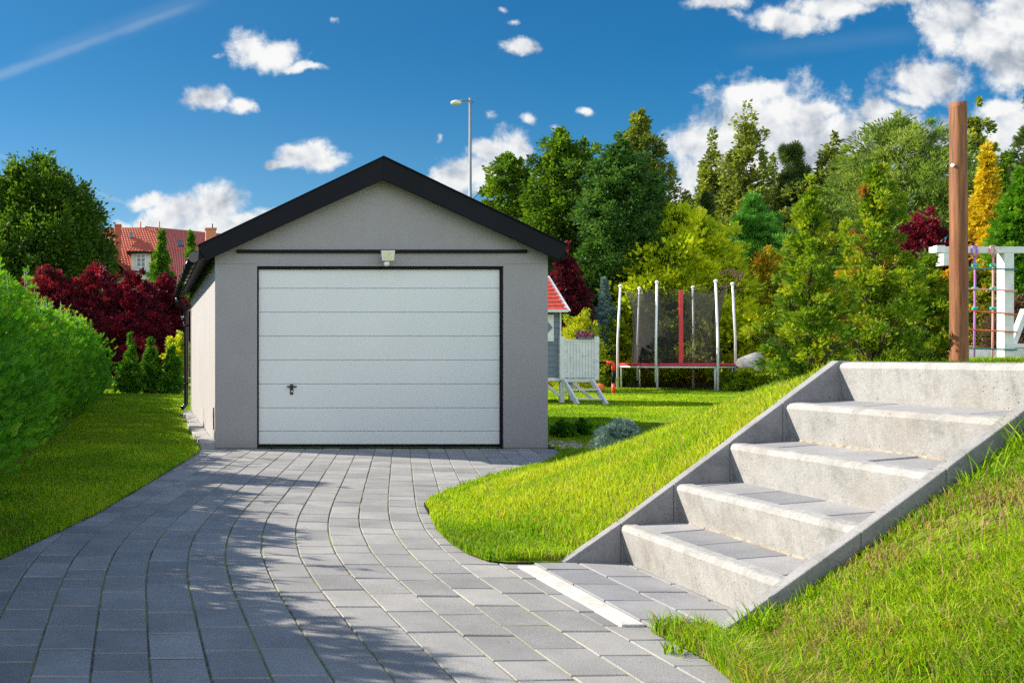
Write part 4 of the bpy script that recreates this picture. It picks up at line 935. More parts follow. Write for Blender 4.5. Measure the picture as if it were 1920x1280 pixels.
LM = {
 'maple': leafmat('leaf_maple', [(0, (0.027, 0.064, 0.006)), (.5, (0.061, 0.134, 0.010)), (.85, (0.116, 0.217, 0.014)), (1, (0.272, 0.281, 0.020))], .4),
 'mapledark': leafmat('leaf_maple_dark', [(0, (0.024, 0.056, 0.006)), (.5, (0.051, 0.112, 0.010)), (.9, (0.090, 0.182, 0.014)), (1, (0.180, 0.140, 0.020))], .35),
 'rowan': leafmat('leaf_rowan', [(0, (0.022, 0.060, 0.013)), (.5, (0.048, 0.126, 0.023)), (1, (0.102, 0.204, 0.045))], .35),
 'birch': leafmat('leaf_birch', [(0, (0.075, 0.111, 0.018)), (.5, (0.149, 0.194, 0.030)), (.9, (0.253, 0.297, 0.050)), (1, (0.386, 0.327, 0.050))], .4),
 'willow': leafmat('leaf_willow', [(0, (0.063, 0.119, 0.020)), (.5, (0.140, 0.224, 0.035)), (1, (0.266, 0.336, 0.080))], .4),
 'plum': leafmat('leaf_plum', [(0, (0.029, 0.006, 0.013)), (.4, (0.087, 0.008, 0.021)), (.8, (0.246, 0.012, 0.036)), (1, (0.348, 0.030, 0.039))], .38, boost=1.3),
 'spruceblue': leafmat('needle_blue', [(0, (.05, .10, .09)), (.5, (.12, .20, .19)), (1, (.22, .32, .31))], .1),
 'sprucedark': leafmat('needle_dark', [(0, (0.012, 0.031, 0.007)), (.6, (0.029, 0.066, 0.012)), (1, (0.054, 0.102, 0.016))], .15),
 'pine': leafmat('needle_pine', [(0, (0.033, 0.118, 0.016)), (.5, (0.081, 0.265, 0.028)), (1, (0.179, 0.437, 0.050))], .2),
 'pinefar': leafmat('needle_far_pine', [(0, (0.035, 0.070, 0.018)), (.5, (0.070, 0.119, 0.026)), (1, (0.119, 0.182, 0.042))], .2),
 'lime': leafmat('leaf_lime', [(0, (0.158, 0.229, 0.006)), (.4, (0.386, 0.510, 0.010)), (.8, (0.702, 0.737, 0.016)), (1, (0.750, 0.750, 0.024))], .3, boost=1.2),
 'gold': leafmat('leaf_gold', [(0, (0.240, 0.187, 0.012)), (.5, (0.600, 0.437, 0.014)), (1, (0.750, 0.655, 0.024))], .3, boost=1.2),
 'yellowgreen': leafmat('leaf_yellowgreen', [(0, (0.075, 0.140, 0.008)), (.5, (0.225, 0.322, 0.012)), (.85, (0.510, 0.504, 0.015)), (1, (0.750, 0.560, 0.020))], .4),
 'autumn': leafmat('leaf_autumn', [(0, (0.075, 0.135, 0.010)), (.3, (0.224, 0.254, 0.012)), (.6, (0.508, 0.359, 0.015)), (.85, (0.718, 0.239, 0.015)), (1, (0.750, 0.135, 0.020))], .35, boost=1.2),
 'thuja': leafmat('leaf_thuja', [(0, (0.024, 0.084, 0.005)), (.4, (0.053, 0.168, 0.007)), (.8, (0.112, 0.280, 0.010)), (1, (0.255, 0.378, 0.016))], .30),
 'thujahedge': leafmat('leaf_thuja_hedge', [(0, (0.022, 0.104, 0.005)), (.4, (0.050, 0.201, 0.005)), (.85, (0.112, 0.330, 0.008)), (1, (0.269, 0.438, 0.017))], .32),
 'thujaold': leafmat('leaf_thuja_old', [(0, (0.033, 0.094, 0.006)), (.35, (0.083, 0.187, 0.008)), (.7, (0.231, 0.341, 0.012)), (.92, (0.440, 0.473, 0.020)), (.935, (0.308, 0.132, 0.030)), (1, (0.396, 0.132, 0.030))], .38),
 'dry': leafmat('dry_heads', [(0, (.28, .14, .09)), (.5, (.46, .28, .20)), (1, (.60, .42, .32))], .2),
 'brown': leafmat('leaf_brown', [(0, (.05, .03, .02)), (.5, (.12, .07, .045)), (1, (.16, .13, .03))], .2),
}
def plant(name, label, cat, px, Y, top, hw, base_z, c0, leaf, prof, seed, clumps=150, per=90, cr=.16, size=.15, tmpl=LEAF, trunk=.12, bark='bark', group=None, limbs=14, **kw):
    """px: bearing of its axis; top: bearing of its tip; hw: half width; c0: height of the lowest foliage above base_z"""
    x = gx(px, Y); H = gz(top, Y)-base_z; Rr = hw*Y/1800.
    t = thing(name, label, cat, (x, Y, base_z), group)
    if Y > 20: clumps = int(clumps*2.1); per = int(per*.55); cr *= .72; size *= 1.25 if Y > 40 else 1.
    me, c = crown('crown', prof, c0, H-c0, Rr, clumps, per, cr*Rr, size, tmpl, seed, **kw)
    tb = trunk_mesh(c, H, H*.9, trunk, seed, limbs, zmin=c0*.7)
    tb.build('trunk', M[bark], t, local=True)
    link('crown', me, LM[leaf], t, local=True)
    return t
BG = 'trees and shrubs at the back of the garden'
# beyond the garden on the side of the houses
plant('maple_tree', 'broad dark green maple standing beside the orange roofed house', 'tree', 74, 46, 312, 126, 0, 1.6, 'mapledark', 'round', 1, 520, 170, .17, .15, group=None, trunk=.2, limbs=30, lobes=.24, shell=.36, flat=1.5)
plant('maple_tree', 'low green maple bush filling the gap below the broad maple crown', 'tree', 10, 43, 430, 100, 0, 1., 'mapledark', 'bush', 2, 150, 110, .24, .13)
for i, (px, top, hw, Y, sd, w_) in enumerate(((88, 508, 74, 33, 31, 'deep red plum bush next to the thuja hedge top, below the maple'), (176, 508, 76, 33.5, 32, 'tallest deep red plum bush, in front of the white house wing'),
                                     (250, 520, 70, 33, 33, 'deep red plum bush standing right below the dormer window'), (308, 520, 46, 34, 34, 'deep red plum bush beside the garage downpipe'))):
    plant('plum_bush', w_, 'shrub', px, Y, top, hw, 0, .5, 'plum', 'bush', sd, 210, 130, .20, .10, group='deep red plum bushes beyond the lawn', lobes=.22, shell=.4, up=.9)
plant('young_spruce', 'young light green conifer in front of the orange roof beside the dormer', 'tree', 303, 50, 440, 32, 0, 3.6, 'thuja', 'cone', 41, 110, 70, .22, .14, SPRAYS, group='young conifers in front of the houses')
plant('young_spruce', 'young narrow conifer in front of the maroon roof by the garage gutter', 'tree', 358, 49, 436, 24, 0, 3.6, 'thuja', 'cone', 42, 90, 60, .24, .13, SPRAYS, group='young conifers in front of the houses')
for i, (px, top, hw, Y, w_) in enumerate(((244, 630, 27, 27, 'small thuja next to the end of the tall hedge'), (283, 636, 26, 27.2, 'small thuja standing between two others at the end of the lawn strip'), (322, 652, 27, 27, 'small thuja nearest the garage downpipe, at the end of the lawn strip'))):
    plant('young_thuja', w_, 'shrub', px, Y, top, hw, 0, .05, 'thuja', 'cone', 51+i, 110, 55, .24, .09, SPRAYS, trunk=.03, group='small thujas at the end of the lawn strip', lobes=.3)
plant('golden_shrub', 'pale yellow leafy shrub behind the small thujas by the downpipe', 'shrub', 333, 29.5, 622, 26, 0, .2, 'yellowgreen', 'egg', 55, 60, 60, .3, .09, trunk=.03, vlo=.35, vhi=.8)
# behind the garage
plant('maple_tree', 'mid green maple rising just behind the garage roof by the street lamp', 'tree', 955, 40, 298, 78, 0, 2, 'maple', 'bush', 3, 300, 130, .20, .14, trunk=.2, group=BG, shell=.38)
plant('maple_tree', 'tall bright topped maple between the lamp and the drooping birch', 'tree', 1055, 38, 258, 105, 0, 1.6, 'maple', 'bush', 4, 430, 140, .19, .14, trunk=.25, limbs=26, group=BG, shell=.38)
plant('rowan_tree', 'bluish green rowan tree in front of the drooping birch', 'tree', 1162, 35, 276, 82, 0, 1.5, 'rowan', 'round', 5, 320, 140, .19, .13, trunk=.2, limbs=22, group=BG, shell=.38)
plant('birch_tree', 'drooping birch with an olive tip standing behind the rowan', 'tree', 1198, 43, 230, 100, 0, 2, 'birch', 'birch', 6, 300, 120, .16, .13, trunk=.2, bark='barkpale', group=BG, droop=1.1, shell=.5, lobes=.35, vhi=.8)
plant('spruce_tree', 'dark conifer filling the shade under the maple and rowan', 'tree', 1108, 37, 430, 62, 0, .2, 'sprucedark', 'cone', 7, 260, 90, .2, .16, SPRAYS, group=BG)
plant('spruce_tree', 'dark conifer between the drooping birch and the lime cypress', 'tree', 1215, 37, 380, 62, 0, .2, 'sprucedark', 'egg', 8, 260, 90, .2, .16, SPRAYS, group=BG)
plant('spruce_tree', 'low dark conifer behind the small playhouse roof', 'tree', 1000, 35, 470, 80, 0, .2, 'sprucedark', 'egg', 9, 200, 80, .22, .16, SPRAYS, group=BG)
plant('plum_bush', 'deep red plum bush between the garage corner and the blue spruce', 'shrub', 1058, 30.5, 476, 46, 0, .3, 'plum', 'egg', 35, 170, 110, .24, .10, vhi=.75, group=BG)
plant('blue_spruce', 'small silvery blue spruce behind the playhouse deck', 'tree', 1134, 33.4, 532, 42, 0, .5, 'spruceblue', 'cone', 36, 170, 60, .17, .085, TUFT, trunk=.05, lobes=.35, group=BG)
plant('golden_shrub', 'yellow green shrub behind the white railing of the playhouse deck', 'shrub', 1088, 28.6, 586, 46, 0, .1, 'yellowgreen', 'bush', 37, 110, 100, .24, .09, NARROW, group=BG, vlo=.25, trunk=.03)
plant('golden_shrub', 'green shrub with yellow top between blue spruce and trampoline', 'shrub', 1155, 33.0, 594, 34, 0, .1, 'yellowgreen', 'bush', 38, 110, 100, .24, .09, group=BG, vlo=.1, vhi=.8, trunk=.03)
plant('lime_cypress', 'large lime yellow false cypress behind the trampoline', 'tree', 1268, 34.6, 398, 134, 0, .2, 'lime', 'bush', 39, 420, 130, .17, .20, SPRAYS, trunk=.15, lobes=.25, group=BG, shell=.35, up=.6)
plant('pine_tree', 'bright green pine with soft tufts above the lime cypress', 'tree', 1412, 39, 384, 62, 0, .5, 'pine', 'egg', 40, 230, 70, .22, .20, TUFT, trunk=.15, group=BG, up=.9)
plant('spruce_tree', 'dark olive conifer standing between the lime cypress and the tall birch', 'tree', 1325, 42, 372, 42, 0, 1, 'pinefar', 'cone', 43, 200, 80, .24, .2, SPRAYS, group=BG)
plant('birch_tree', 'tallest slender birch, its loose crown against the white cloud', 'tree', 1400, 52, 228, 84, 0, 2.5, 'birch', 'birch', 44, 190, 90, .17, .16, trunk=.16, bark='barkpale', group=BG, droop=1.6, shell=.6, lobes=.45)
plant('birch_tree', 'olive birch with pointed top just behind the lime cypress tip', 'tree', 1335, 54, 290, 78, 0, 2, 'birch', 'birch', 45, 170, 90, .18, .16, trunk=.14, bark='barkpale', group=BG, droop=1., lobes=.4)
plant('birch_tree', 'thin olive birch between the tall birch and the dark pointed pine', 'tree', 1455, 55, 300, 66, 0, 2, 'birch', 'birch', 46, 120, 80, .2, .16, trunk=.12, bark='barkpale', group=BG, droop=1.2, lobes=.4, vhi=.7)
plant('pine_tree', 'dark pointed pine behind the first front thuja', 'tree', 1488, 52, 292, 58, 0, 1, 'pinefar', 'birch', 47, 120, 60, .2, .22, TUFT, group=BG, lobes=.45)
plant('birch_tree', 'grey green birch behind the gap between the two tall front thujas', 'tree', 1563, 50, 274, 88, 0, 1.5, 'birch', 'egg', 48, 240, 90, .18, .16, trunk=.15, bark='barkpale', group=BG, droop=.8, lobes=.35, vhi=.85)
plant('willow_tree', 'big pale green willow crown beside the wooden post', 'tree', 1690, 44, 230, 128, .5, 1.5, 'willow', 'round', 49, 460, 130, .17, .17, NARROW, trunk=.25, limbs=26, group=BG, shell=.4, lobes=.25, up=.8)
plant('willow_tree', 'pale green willow shrub in front of the grey green birch', 'tree', 1545, 41, 372, 82, .3, .2, 'willow', 'bush', 50, 300, 100, .2, .15, NARROW, trunk=.1, group=BG, up=.8)
plant('willow_tree', 'olive leafy tree seen between the pale pine and the grey green birch', 'tree', 1470, 43, 400, 60, .2, .2, 'birch', 'bush', 56, 220, 100, .2, .15, trunk=.1, group=BG)
plant('birch_tree', 'airy olive birch right behind the wooden post', 'tree', 1830, 50, 234, 78, .5, 1.5, 'birch', 'egg', 57, 200, 90, .18, .17, trunk=.14, bark='barkpale', group=BG, droop=.7, lobes=.4)
plant('golden_cypress', 'narrow golden orange cypress beside the wooden post', 'tree', 1850, 33, 284, 54, .8, 1.2, 'gold', 'cone', 58, 230, 90, .22, .15, SPRAYS, trunk=.08, group=BG, lobes=.3)
plant('spruce_tree', 'tall pine whose top branches reach in above the green thuja beyond the climbing frame', 'tree', 1945, 30, 170, 70, .8, 1, 'pinefar', 'cone', 59, 240, 80, .2, .18, SPRAYS, trunk=.15, group=BG, lobes=.4)
plant('thuja_tree', 'dense green thuja beyond the climbing frame', 'tree', 1918, 24, 330, 66, .9, .1, 'thuja', 'column', 60, 420, 90, .18, .13, SPRAYS, trunk=.08, group=BG, lobes=.15, shell=.3, vlo=.15)
plant('maple_tree', 'green tree between the airy birch and the dense thuja', 'tree', 1893, 40, 292, 80, .8, 1, 'maple', 'egg', 61, 220, 100, .2, .15, group=BG)
plant('plum_bush', 'deep red plum bush beside the wooden post below the willow', 'shrub', 1730, 28, 418, 84, .8, .2, 'plum', 'bush', 62, 240, 110, .2, .11, lobes=.4, group=BG, vhi=.85)
plant('yellow_shrub', 'yellow and brown shrub seen through the rope net of the climbing frame', 'shrub', 1835, 20, 505, 50, .95, .05, 'autumn', 'bush', 63, 170, 90, .2, .08, group=BG, vhi=.6, trunk=.03)
plant('brown_shrub', 'brown bare twig hedge behind the white climbing frame post', 'shrub', 1905, 19, 560, 52, .95, .05, 'brown', 'bush', 64, 170, 90, .2, .07, NARROW, group=BG, trunk=.03)
plant('oak_tree', 'broad olive canopy far behind the tall slender birch', 'tree', 1375, 60, 348, 150, 0, 1, 'pinefar', 'bush', 91, 420, 100, .13, .22, trunk=.3, group=BG)
plant('oak_tree', 'broad dark canopy far behind the gap between the front thujas', 'tree', 1560, 60, 340, 150, 0, 1, 'mapledark', 'bush', 92, 420, 100, .13, .22, trunk=.3, group=BG)
# autumn border behind the trampoline
for i, (n_, px, Y, top, hw, lf, sd, vl, vh, w_) in enumerate((
    ('autumn_shrub', 1440, 36, 470, 72, 'autumn', 71, .05, .85, 'orange red autumn shrub towering behind the right trampoline pole'),
    ('autumn_shrub', 1500, 33, 470, 60, 'autumn', 72, .0, .7, 'yellow green autumn shrub with orange tips behind the first front thuja'),
    ('yellow_shrub', 1412, 34, 556, 50, 'yellowgreen', 73, .3, 1., 'bright yellow shrub between the outermost trampoline pole and white stone'),
    ('yellow_shrub', 1478, 31, 590, 46, 'yellowgreen', 74, .1, .9, 'yellow green shrub behind the white stone'),
    ('yellow_shrub', 1345, 36, 590, 44, 'yellowgreen', 75, .0, .7, 'green shrub seen through the trampoline net beside its outermost pole'),
    ('autumn_shrub', 1275, 35, 610, 46, 'yellowgreen', 76, .0, .6, 'low green shrub behind the red zip of the trampoline net'),
    ('yellow_shrub', 1205, 34.5, 610, 46, 'yellowgreen', 77, .2, .8, 'low lime shrub at the near side of the lime cypress by the trampoline'),
    ('autumn_shrub', 1400, 29.0, 697, 34, 'yellowgreen', 78, .1, .7, 'low leafy plant right in front of the white stone'),
    ('autumn_shrub', 1580, 28, 520, 60, 'autumn', 79, .2, .8, 'yellow orange shrub glimpsed between the two tall front thujas'),
    ('autumn_shrub', 1680, 26, 500, 70, 'autumn', 80, .0, .6, 'olive yellow shrub behind the second and third front thujas'),
    ('yellow_shrub', 1775, 22, 520, 44, 'autumn', 81, .2, .75, 'yellow shrub directly behind the wooden post foot'),
)):
    bz = 0. if px < 1520 else .9
    plant(n_, w_, 'shrub', px, Y, top, hw, bz, .05, lf, 'bush', sd, 170, 110, .2, .10, trunk=.03, limbs=8, group=BG, vlo=vl, vhi=vh)
def border():
    """low planting strip along the back of the lawn"""
    rn = rs(90); n = 9000; px = rn.uniform(1000, 1475, n); Y = 32.8+rn.rand(n)*1.6; x = gx(px, Y)
    z = rn.rand(n)**1.6*(.35+.35*vn(x, Y, 1.2, 8)); pos = np.column_stack([x, Y, z]); d = unit(rn.normal(0, .6, (n, 3))+(0, 0, .8))
    v = np.clip(vn(x, Y, .8, 9)*.7+rn.rand(n)*.4, 0, 1)
    me = scatter('border_plants', LEAF, pos, d, rn.normal(size=(n, 3)), rn.uniform(.07, .14, n), v); o = link('ground_cover', me, LM['autumn']); tag(o, 'low orange and green ground cover along the back edge of the lawn', 'ground cover', None, 'stuff')
border()
def hydrangea():
    Y = 33.; t = thing('hydrangea', 'tall hydrangea with dry tan flower heads beside the outermost trampoline pole', 'shrub', (gx(1367, Y), Y, 0))
    rn = rs(12); b = B(); pos = []; lv = []
    for i in range(10):
        hx_, hz_ = gx(1367+rn.uniform(-22, 22), Y), gz(rn.uniform(506, 545), Y); hy = Y+rn.uniform(-.2, .2)
        b.tube([(gx(1367, Y), Y, 0), ((gx(1367, Y)+hx_)/2, hy, hz_*.55), (hx_, hy, hz_)], [.02, .015, .008], 6)
        u = unit(rn.normal(size=(170, 3))); pos.append(np.array([hx_, hy, hz_])+u*np.array([.15, .15, .12]))
        u = rn.normal(size=(60, 3)); lv.append(np.array([(gx(1367, Y)+hx_)/2, hy, hz_*.62])+u*np.array([.22, .2, .5]))
    b.build('stem', M['bark'], t)
    p = np.concatenate(pos); me = scatter('flower_head', LEAF, p, rn.normal(size=p.shape), rn.normal(size=p.shape), np.full(len(p), .055), rn.rand(len(p))); link('flower_head', me, LM['dry'], t)
    p = np.concatenate(lv); me = scatter('foliage', LEAF, p, rn.normal(size=p.shape), rn.normal(size=p.shape), np.full(len(p), .14), rn.rand(len(p))); link('foliage', me, LM['yellowgreen'], t)
hydrangea()
def stones():
    Y = 29.9; cx, cz_ = gx(1408, Y), .55; rn = rs(3); b = B(); b.ball((cx, Y, .58), .38, 24, (1.1, .7, 1.72))
    b.v = [tuple(np.array(v)*(1)+np.array([.09*math.sin(7*v[2]+v[0]*5), .05*math.sin(v[0]*9), .07*math.sin(v[0]*6+v[1]*4)])) for v in b.v]
    tag(b.build('boulder', M['stone']), 'pale boulder standing beside the trampoline at the back of the lawn', 'boulder')
    t = B(); x = gx(1376, 31.5)
    for i in range(44):
        xx = x+i*.055*1.0; hh = .17+.05*abs(math.sin(i*.9))+rn.rand()*.02
        t.tube([(xx, 31.5+.01*math.sin(i), -.05), (xx, 31.5, hh)], .026, 7)
    for i in range(60):
        xx = gx(1180, 32.2)+i*.058; hh = .16+rn.rand()*.03; t.tube([(xx, 32.2, -.05), (xx, 32.2, hh)], .026, 7)
    tag(t.build('log_edging', M['brick'].copy()), 'low palisade edging of small brown logs along the back flower bed', 'edging')
    m = t
    bpy.data.objects['log_edging'].data.materials[0] = M['bark']
stones()
# tall thujas on top of the bank
FT = 'open thujas on the bank behind the stairs'
plant('thuja_tree', 'tall thuja with an orange scorched branch low down, nearest the stair top corner', 'tree', 1520, 7.6, 366, 70, .92, -.12, 'thujaold', 'spire', 101, 260, 66, .15, .044, SPRAY, trunk=.024, limbs=80, group=FT, lobes=.42, shell=.6, up=.7, rust=.006, tips=.1, vlo=.05)
plant('thuja_tree', 'tallest open thuja with rusty brown tip, between the two other bank thujas', 'tree', 1640, 7.9, 332, 86, .96, 0.0, 'thujaold', 'spire', 102, 290, 66, .13, .044, SPRAY, trunk=.026, limbs=110, group=FT, lobes=.45, shell=.62, up=.7, rust=.010, tips=.12, vlo=.1)
plant('thuja_tree', 'shortest thuja on the bank, beside the wooden post', 'tree', 1738, 8.3, 478, 46, .96, 0.0, 'thujaold', 'spire', 103, 150, 62, .19, .042, SPRAY, trunk=.020, limbs=50, group=FT, lobes=.38, shell=.55, vhi=.9, up=.7)
# small shrubs near the garage corner
plant('dwarf_spruce', 'low round silvery blue dwarf spruce where the bank meets the lawn', 'shrub', 1168, 8.7, 795, 37, .20, .0, 'spruceblue', 'bush', 104, 70, 60, .3, .035, TUFT, trunk=.015, limbs=6)
plant('box_shrub', 'small dark round shrub in the garage shade nearest the wall', 'shrub', 1055, 12.3, 790, 19, 0, .0, 'thuja', 'egg', 105, 60, 60, .3, .035, trunk=.012, limbs=5, group='small dark shrubs in the shade of the garage')
plant('box_shrub', 'small dark upright shrub beside the dwarf spruce in the garage shade', 'shrub', 1089, 12.5, 788, 16, 0, .0, 'thuja', 'egg', 106, 50, 60, .3, .035, trunk=.012, limbs=5, group='small dark shrubs in the shade of the garage')

# ------------------------------------------------------------------ the tall thuja hedge
def hedge():
    t = thing('hedge', 'long tall bright green thuja hedge along the lawn strip', 'hedge', (-2.06, 14, 0))
    rn = rs(77); P, D, NN, S, VV = [], [], [], [], []; core = B(); tw = B()
    y = 1.2; i = 0
    while y < 27.4:
        h = 1.95+rn.normal(0, .10)+.06*(10 < y < 15)-.20*rn.rand()*(y > 10)
        if 9.4 < y < 9.95: h = 2.45
        cx = -2.12+rn.normal(0, .05); rr = .90+rn.normal(0, .07)
        n = int(np.interp(y, [1, 6, 12, 28], [600, 2000, 1350, 800]))
        z = rn.rand(n)**.85*h*1.02; f = np.clip(z/h, 0, 1)
        rad = rr*(1-f**3.2*.86)*(.86+.14*np.clip(f*5, 0, 1)); ang = rn.rand(n)*2*math.pi
        pit = .6*vn(ang*rr+i*7.3, z, .21, 61)+.4*vn(ang*rr+i*3.1, z, .09, 62); lob = .66+.09*np.sin(3*ang+i*1.7+4*z)+.64*pit+rn.normal(0, .035, n)
        q = rn.rand(n)**.35*.42+.60
        x_ = cx+rad*lob*q*np.cos(ang); y_ = y+rad*.50*lob*q*np.sin(ang)
        out = np.column_stack([np.cos(ang), np.sin(ang), np.zeros(n)])
        P.append(np.column_stack([x_, y_, z])); D.append(unit(out*.75+rn.normal(0, .38, (n, 3))+np.array([0, 0, .62]))); 
        NN.append(unit(np.cross(out, [0, 0, 1.])+rn.normal(0, .5, (n, 3)))); S.append(np.interp(y, [6, 28], [.11, .16])*(.6+.7*rn.rand(n)))
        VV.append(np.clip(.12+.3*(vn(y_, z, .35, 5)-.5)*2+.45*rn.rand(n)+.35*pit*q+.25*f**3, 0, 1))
        if y > 3:
            for k in range(rn.randint(2, 6)):     # leaders above the top
                a = rn.rand()*6.28; r0 = rn.rand()*.42; lx_, ly = cx+r0*math.cos(a)+.1, y+r0*math.sin(a)*.7; z0 = h*.88; L = .20+rn.rand()*.34
                tw.tube([(lx_, ly, z0), (lx_+rn.normal(0, .03), ly+rn.normal(0, .03), z0+L)], [.006, .003], 5)
                m = 14; zz_ = z0+L*rn.rand(m)**.8; P.append(np.column_stack([np.full(m, lx_), np.full(m, ly), zz_])); o_ = unit(rn.normal(size=(m, 3))*np.array([1, 1, .3])+np.array([0, 0, .9])); D.append(o_)
                NN.append(rn.normal(size=(m, 3))); S.append(.10*(.6+.6*rn.rand(m))); VV.append(.7+.3*rn.rand(m))
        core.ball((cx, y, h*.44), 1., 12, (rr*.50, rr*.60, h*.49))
        tw.tube([(cx, y, -.05), (cx, y, h*.8)], [.03, .01], 6)
        y += .50+rn.normal(0, .03); i += 1
    # ragged lower skirts on the lawn side are part of the same foliage
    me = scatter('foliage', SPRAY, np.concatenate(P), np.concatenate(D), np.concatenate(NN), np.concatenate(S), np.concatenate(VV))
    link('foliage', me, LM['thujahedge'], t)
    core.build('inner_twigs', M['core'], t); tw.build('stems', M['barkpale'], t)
hedge()

# ------------------------------------------------------------------ grass blades
def near_poly(x, y, poly, d):
    out = np.zeros(len(x), bool)
    n = len(poly)
    for i in range(n):
        a = np.array(poly[i]); b_ = np.array(poly[(i+1) % n]); ab = b_-a
        t = np.clip(((x-a[0])*ab[0]+(y-a[1])*ab[1])/max(ab@ab, 1e-9), 0, 1)
        out |= np.hypot(x-a[0]-t*ab[0], y-a[1]-t*ab[1]) < d
    return out
def grass():
    rn = rs(123); n = 1450000
    px = rn.uniform(-260, 2350, n); Y = np.exp(rn.uniform(math.log(1.7), math.log(33), n)); x = gx(px, Y)
    ok = ~inpoly(x, Y, DRIVE) & ~inpoly(x, Y, STAIR)
    ok &= ~((x > 1.66) & (x < 2.4) & (Y > 3.68) & (Y < 4.9)); ok &= ~((x > .5) & (x < 4.58) & (Y > 10.95) & (Y < 17.8)) & ~((x < -1.25) & (Y < 27.5))
    x, Y, px = x[ok], Y[ok], px[ok]; n = len(x); z = height(x, Y)
    bank = (z > .05) | ((x > 1.8) & (Y < 5))
    wild = np.clip((5.2-Y)/1.0, 0, 1)*(x > 1.8)                  # rough side of the bank
    s = .024+.012*rn.rand(n)+bank*(.012+.02*rn.rand(n))
    clump = vn(x, Y, .09, 31)*vn(x, Y, .35, 32)*2
    s = s+wild*(-.005+.024*np.clip(clump, 0, 1.3))
    s = s*(1+.25*rn.normal(0, 1, n)).clip(.4, 1.8)
    edge = near_poly(x, Y, DRIVE+[], .10)&(Y < 12); s[edge] *= 1.25; s = np.where((Y > 3.3) & (Y < 3.62) & (x > 2.1), s*.62, s); s = np.where((x > 3.5) & (Y < 7), s*.55, s)
    thin = rn.rand(n) < np.clip((vn(x, Y, .16, 35)-.62)*3.4, 0, .85)*wild; kp = ~thin
    x, Y, z, s, wild, bank, clump = [q[kp] for q in (x, Y, z, s, wild, bank, clump)]; n = len(x)
    w = .0008+.00042*Y; w = np.minimum(w*(.7+.6*rn.rand(n)), .016)
    az = rn.rand(n)*2*math.pi+0; lean = .2+.6*rn.rand(n)**1.5+.15*wild; dx, dy = np.cos(az)*lean, np.sin(az)*lean
    fa = rn.rand(n)*math.pi; wx, wy = np.cos(fa)*w, np.sin(fa)*w
    v0 = np.column_stack([x-wx, Y-wy, z-.006]); v1 = np.column_stack([x+wx, Y+wy, z-.006])
    m1 = np.column_stack([x+wx*.75+dx*s*.35, Y+wy*.75+dy*s*.35, z+s*.6]); m0 = np.column_stack([x-wx*.75+dx*s*.35, Y-wy*.75+dy*s*.35, z+s*.6])
    tp = np.column_stack([x+dx*s, Y+dy*s, z+s*(1.02-.25*lean)])
    V = np.stack([v0, v1, m1, m0, tp], 1).reshape(-1, 3); k = (np.arange(n)*5)[:, None]
    # quad + collapsed tip quad as two meshes of one kind of face: use triangles
    F = np.concatenate([k+np.array([[0, 1, 2]]), k+np.array([[0, 2, 3]]), k+np.array([[3, 2, 4]])])
    # tone: patches of yellower and greener turf, straw here and there
    pt = vn(x, Y, .5, 41)*.5+vn(x, Y, 1.7, 42)*.5
    var = .40+.75*(pt-.5)+.42*rn.rand(n)+.08*bank
    left = x < 1.2; var = var-.04*left
    straw = rn.rand(n) < (.03+wild*(.07+.48*np.clip(vn(x, Y, .13, 43)*vn(x, Y, .4, 44)*2.4-.50, 0, 1))+bank*.06)
    var = np.where(straw, .02+.12*rn.rand(n), np.clip(var, .2, .98))
    me = np_mesh('grass', V, F, np.repeat(var, 5)); o = link('grass', me, M['blade'])
    tag(o, 'bright green grass blades covering the lawn and the bank', 'grass', None, 'stuff')
grass()
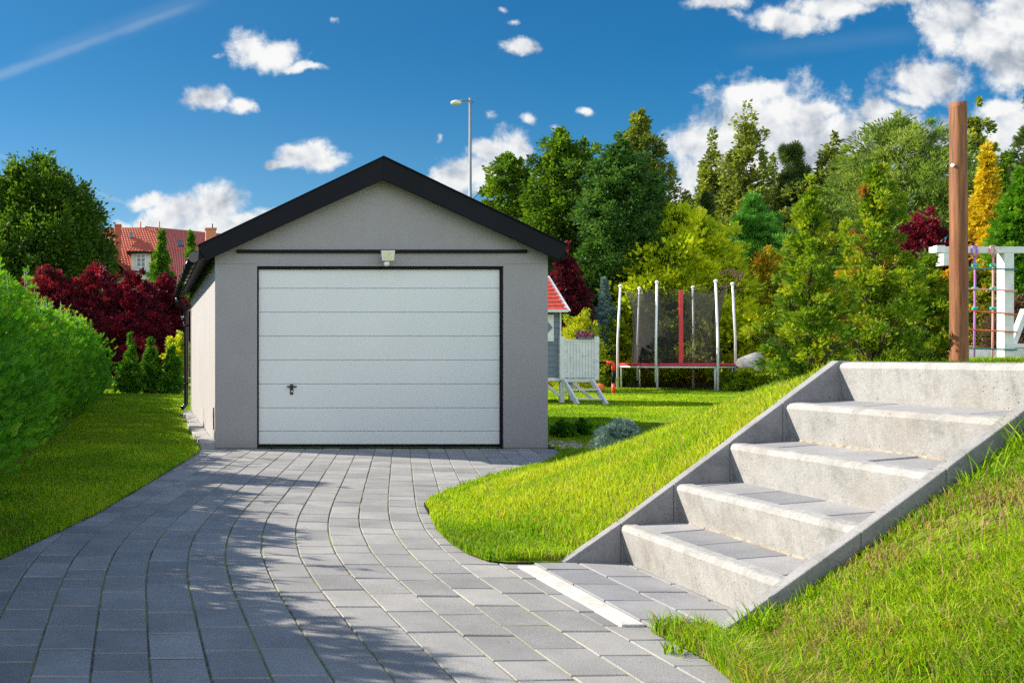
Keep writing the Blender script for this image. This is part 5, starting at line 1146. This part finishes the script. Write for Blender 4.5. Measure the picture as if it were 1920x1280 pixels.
def tufts():
    """long tufts beside the kerb and at the foot of the stairs"""
    spots = [(2.18, 3.50, .13, 60), (2.27, 3.53, .10, 50), (1.97, 3.50, .06, 60), (2.05, 3.47, .07, 50), (3.18, 3.48, .18, 26), (3.26, 3.46, .20, 26), (3.08, 3.50, .13, 18), (2.42, 3.52, .07, 30), (3.00, 3.5, .10, 16),
             (2.30, 5.0, .07, 22), (2.75, 5.0, .05, 14), (4.7, 10.3, .12, 20), (5.4, 10.3, .13, 18), (1.86, 3.40, .05, 40)]
    rn = rs(9); V, F, var = [], [], []
    for (cx, cy, h, n) in spots:
        for i in range(n):
            x, y = cx+rn.normal(0, .03), cy+rn.normal(0, .022); z = float(height(x, y)); a = rn.rand()*6.28; L = h*(.6+.6*rn.rand()); le = .2+.6*rn.rand(); w = .0022+.0012*rn.rand()
            dx, dy = math.cos(a)*le, math.sin(a)*le; fa = rn.rand()*3.14; wx, wy = math.cos(fa)*w, math.sin(fa)*w; k = len(V); P = []
            for f in (0, .35, .7): P += [(x-wx*(1-f*.5)+dx*L*f*f, y-wy*(1-f*.5)+dy*L*f*f, z-.01+L*f*(1-.2*f*le)), (x+wx*(1-f*.5)+dx*L*f*f, y+wy*(1-f*.5)+dy*L*f*f, z-.01+L*f*(1-.2*f*le))]
            P.append((x+dx*L, y+dy*L, z+L*(1-.35*le))); V += P
            F += [(k, k+1, k+3), (k, k+3, k+2), (k+2, k+3, k+5), (k+2, k+5, k+4), (k+4, k+5, k+6)]; var += [.35+.5*rn.rand()]*7
    me = np_mesh('tall_grass', np.array(V), np.array(F), np.array(var)); o = link('tall_grass', me, M['blade']); tag(o, 'longer tufts of grass sprouting along the stair kerbs', 'grass', None, 'stuff')
tufts()
def pebbles():
    rn = rs(14); b = B()
    for i in range(170):
        x = 4.62+rn.rand()*.55; y = 10.75+rn.rand()*.9; r = .012+.022*rn.rand()
        if x < 4.6+(y-10.6)*.0: continue
        b.ball((x, y, r*.5+.012+float(height(x, y))-.012), r, 8, (1, .8, .6))
    tag(b.build('pebbles', M['pebble']), 'pale pebbles scattered beside the garage corner', 'pebbles', None, 'stuff')
    b = B()
    for i in range(26):     # crumbs and bits of leaf on the stones
        x = rn.uniform(-.5, 2.0); y = rn.uniform(3.2, 9); b.add([(x, y, .004), (x+.02*rn.rand(), y+.006, .007), (x+.012, y+.02*rn.rand(), .005)], [(0, 1, 2)])
    tag(b.build('fallen_leaves', LM['dry']), 'tiny dry leaf bits scattered on the driveway', 'leaves', None, 'stuff')
pebbles()
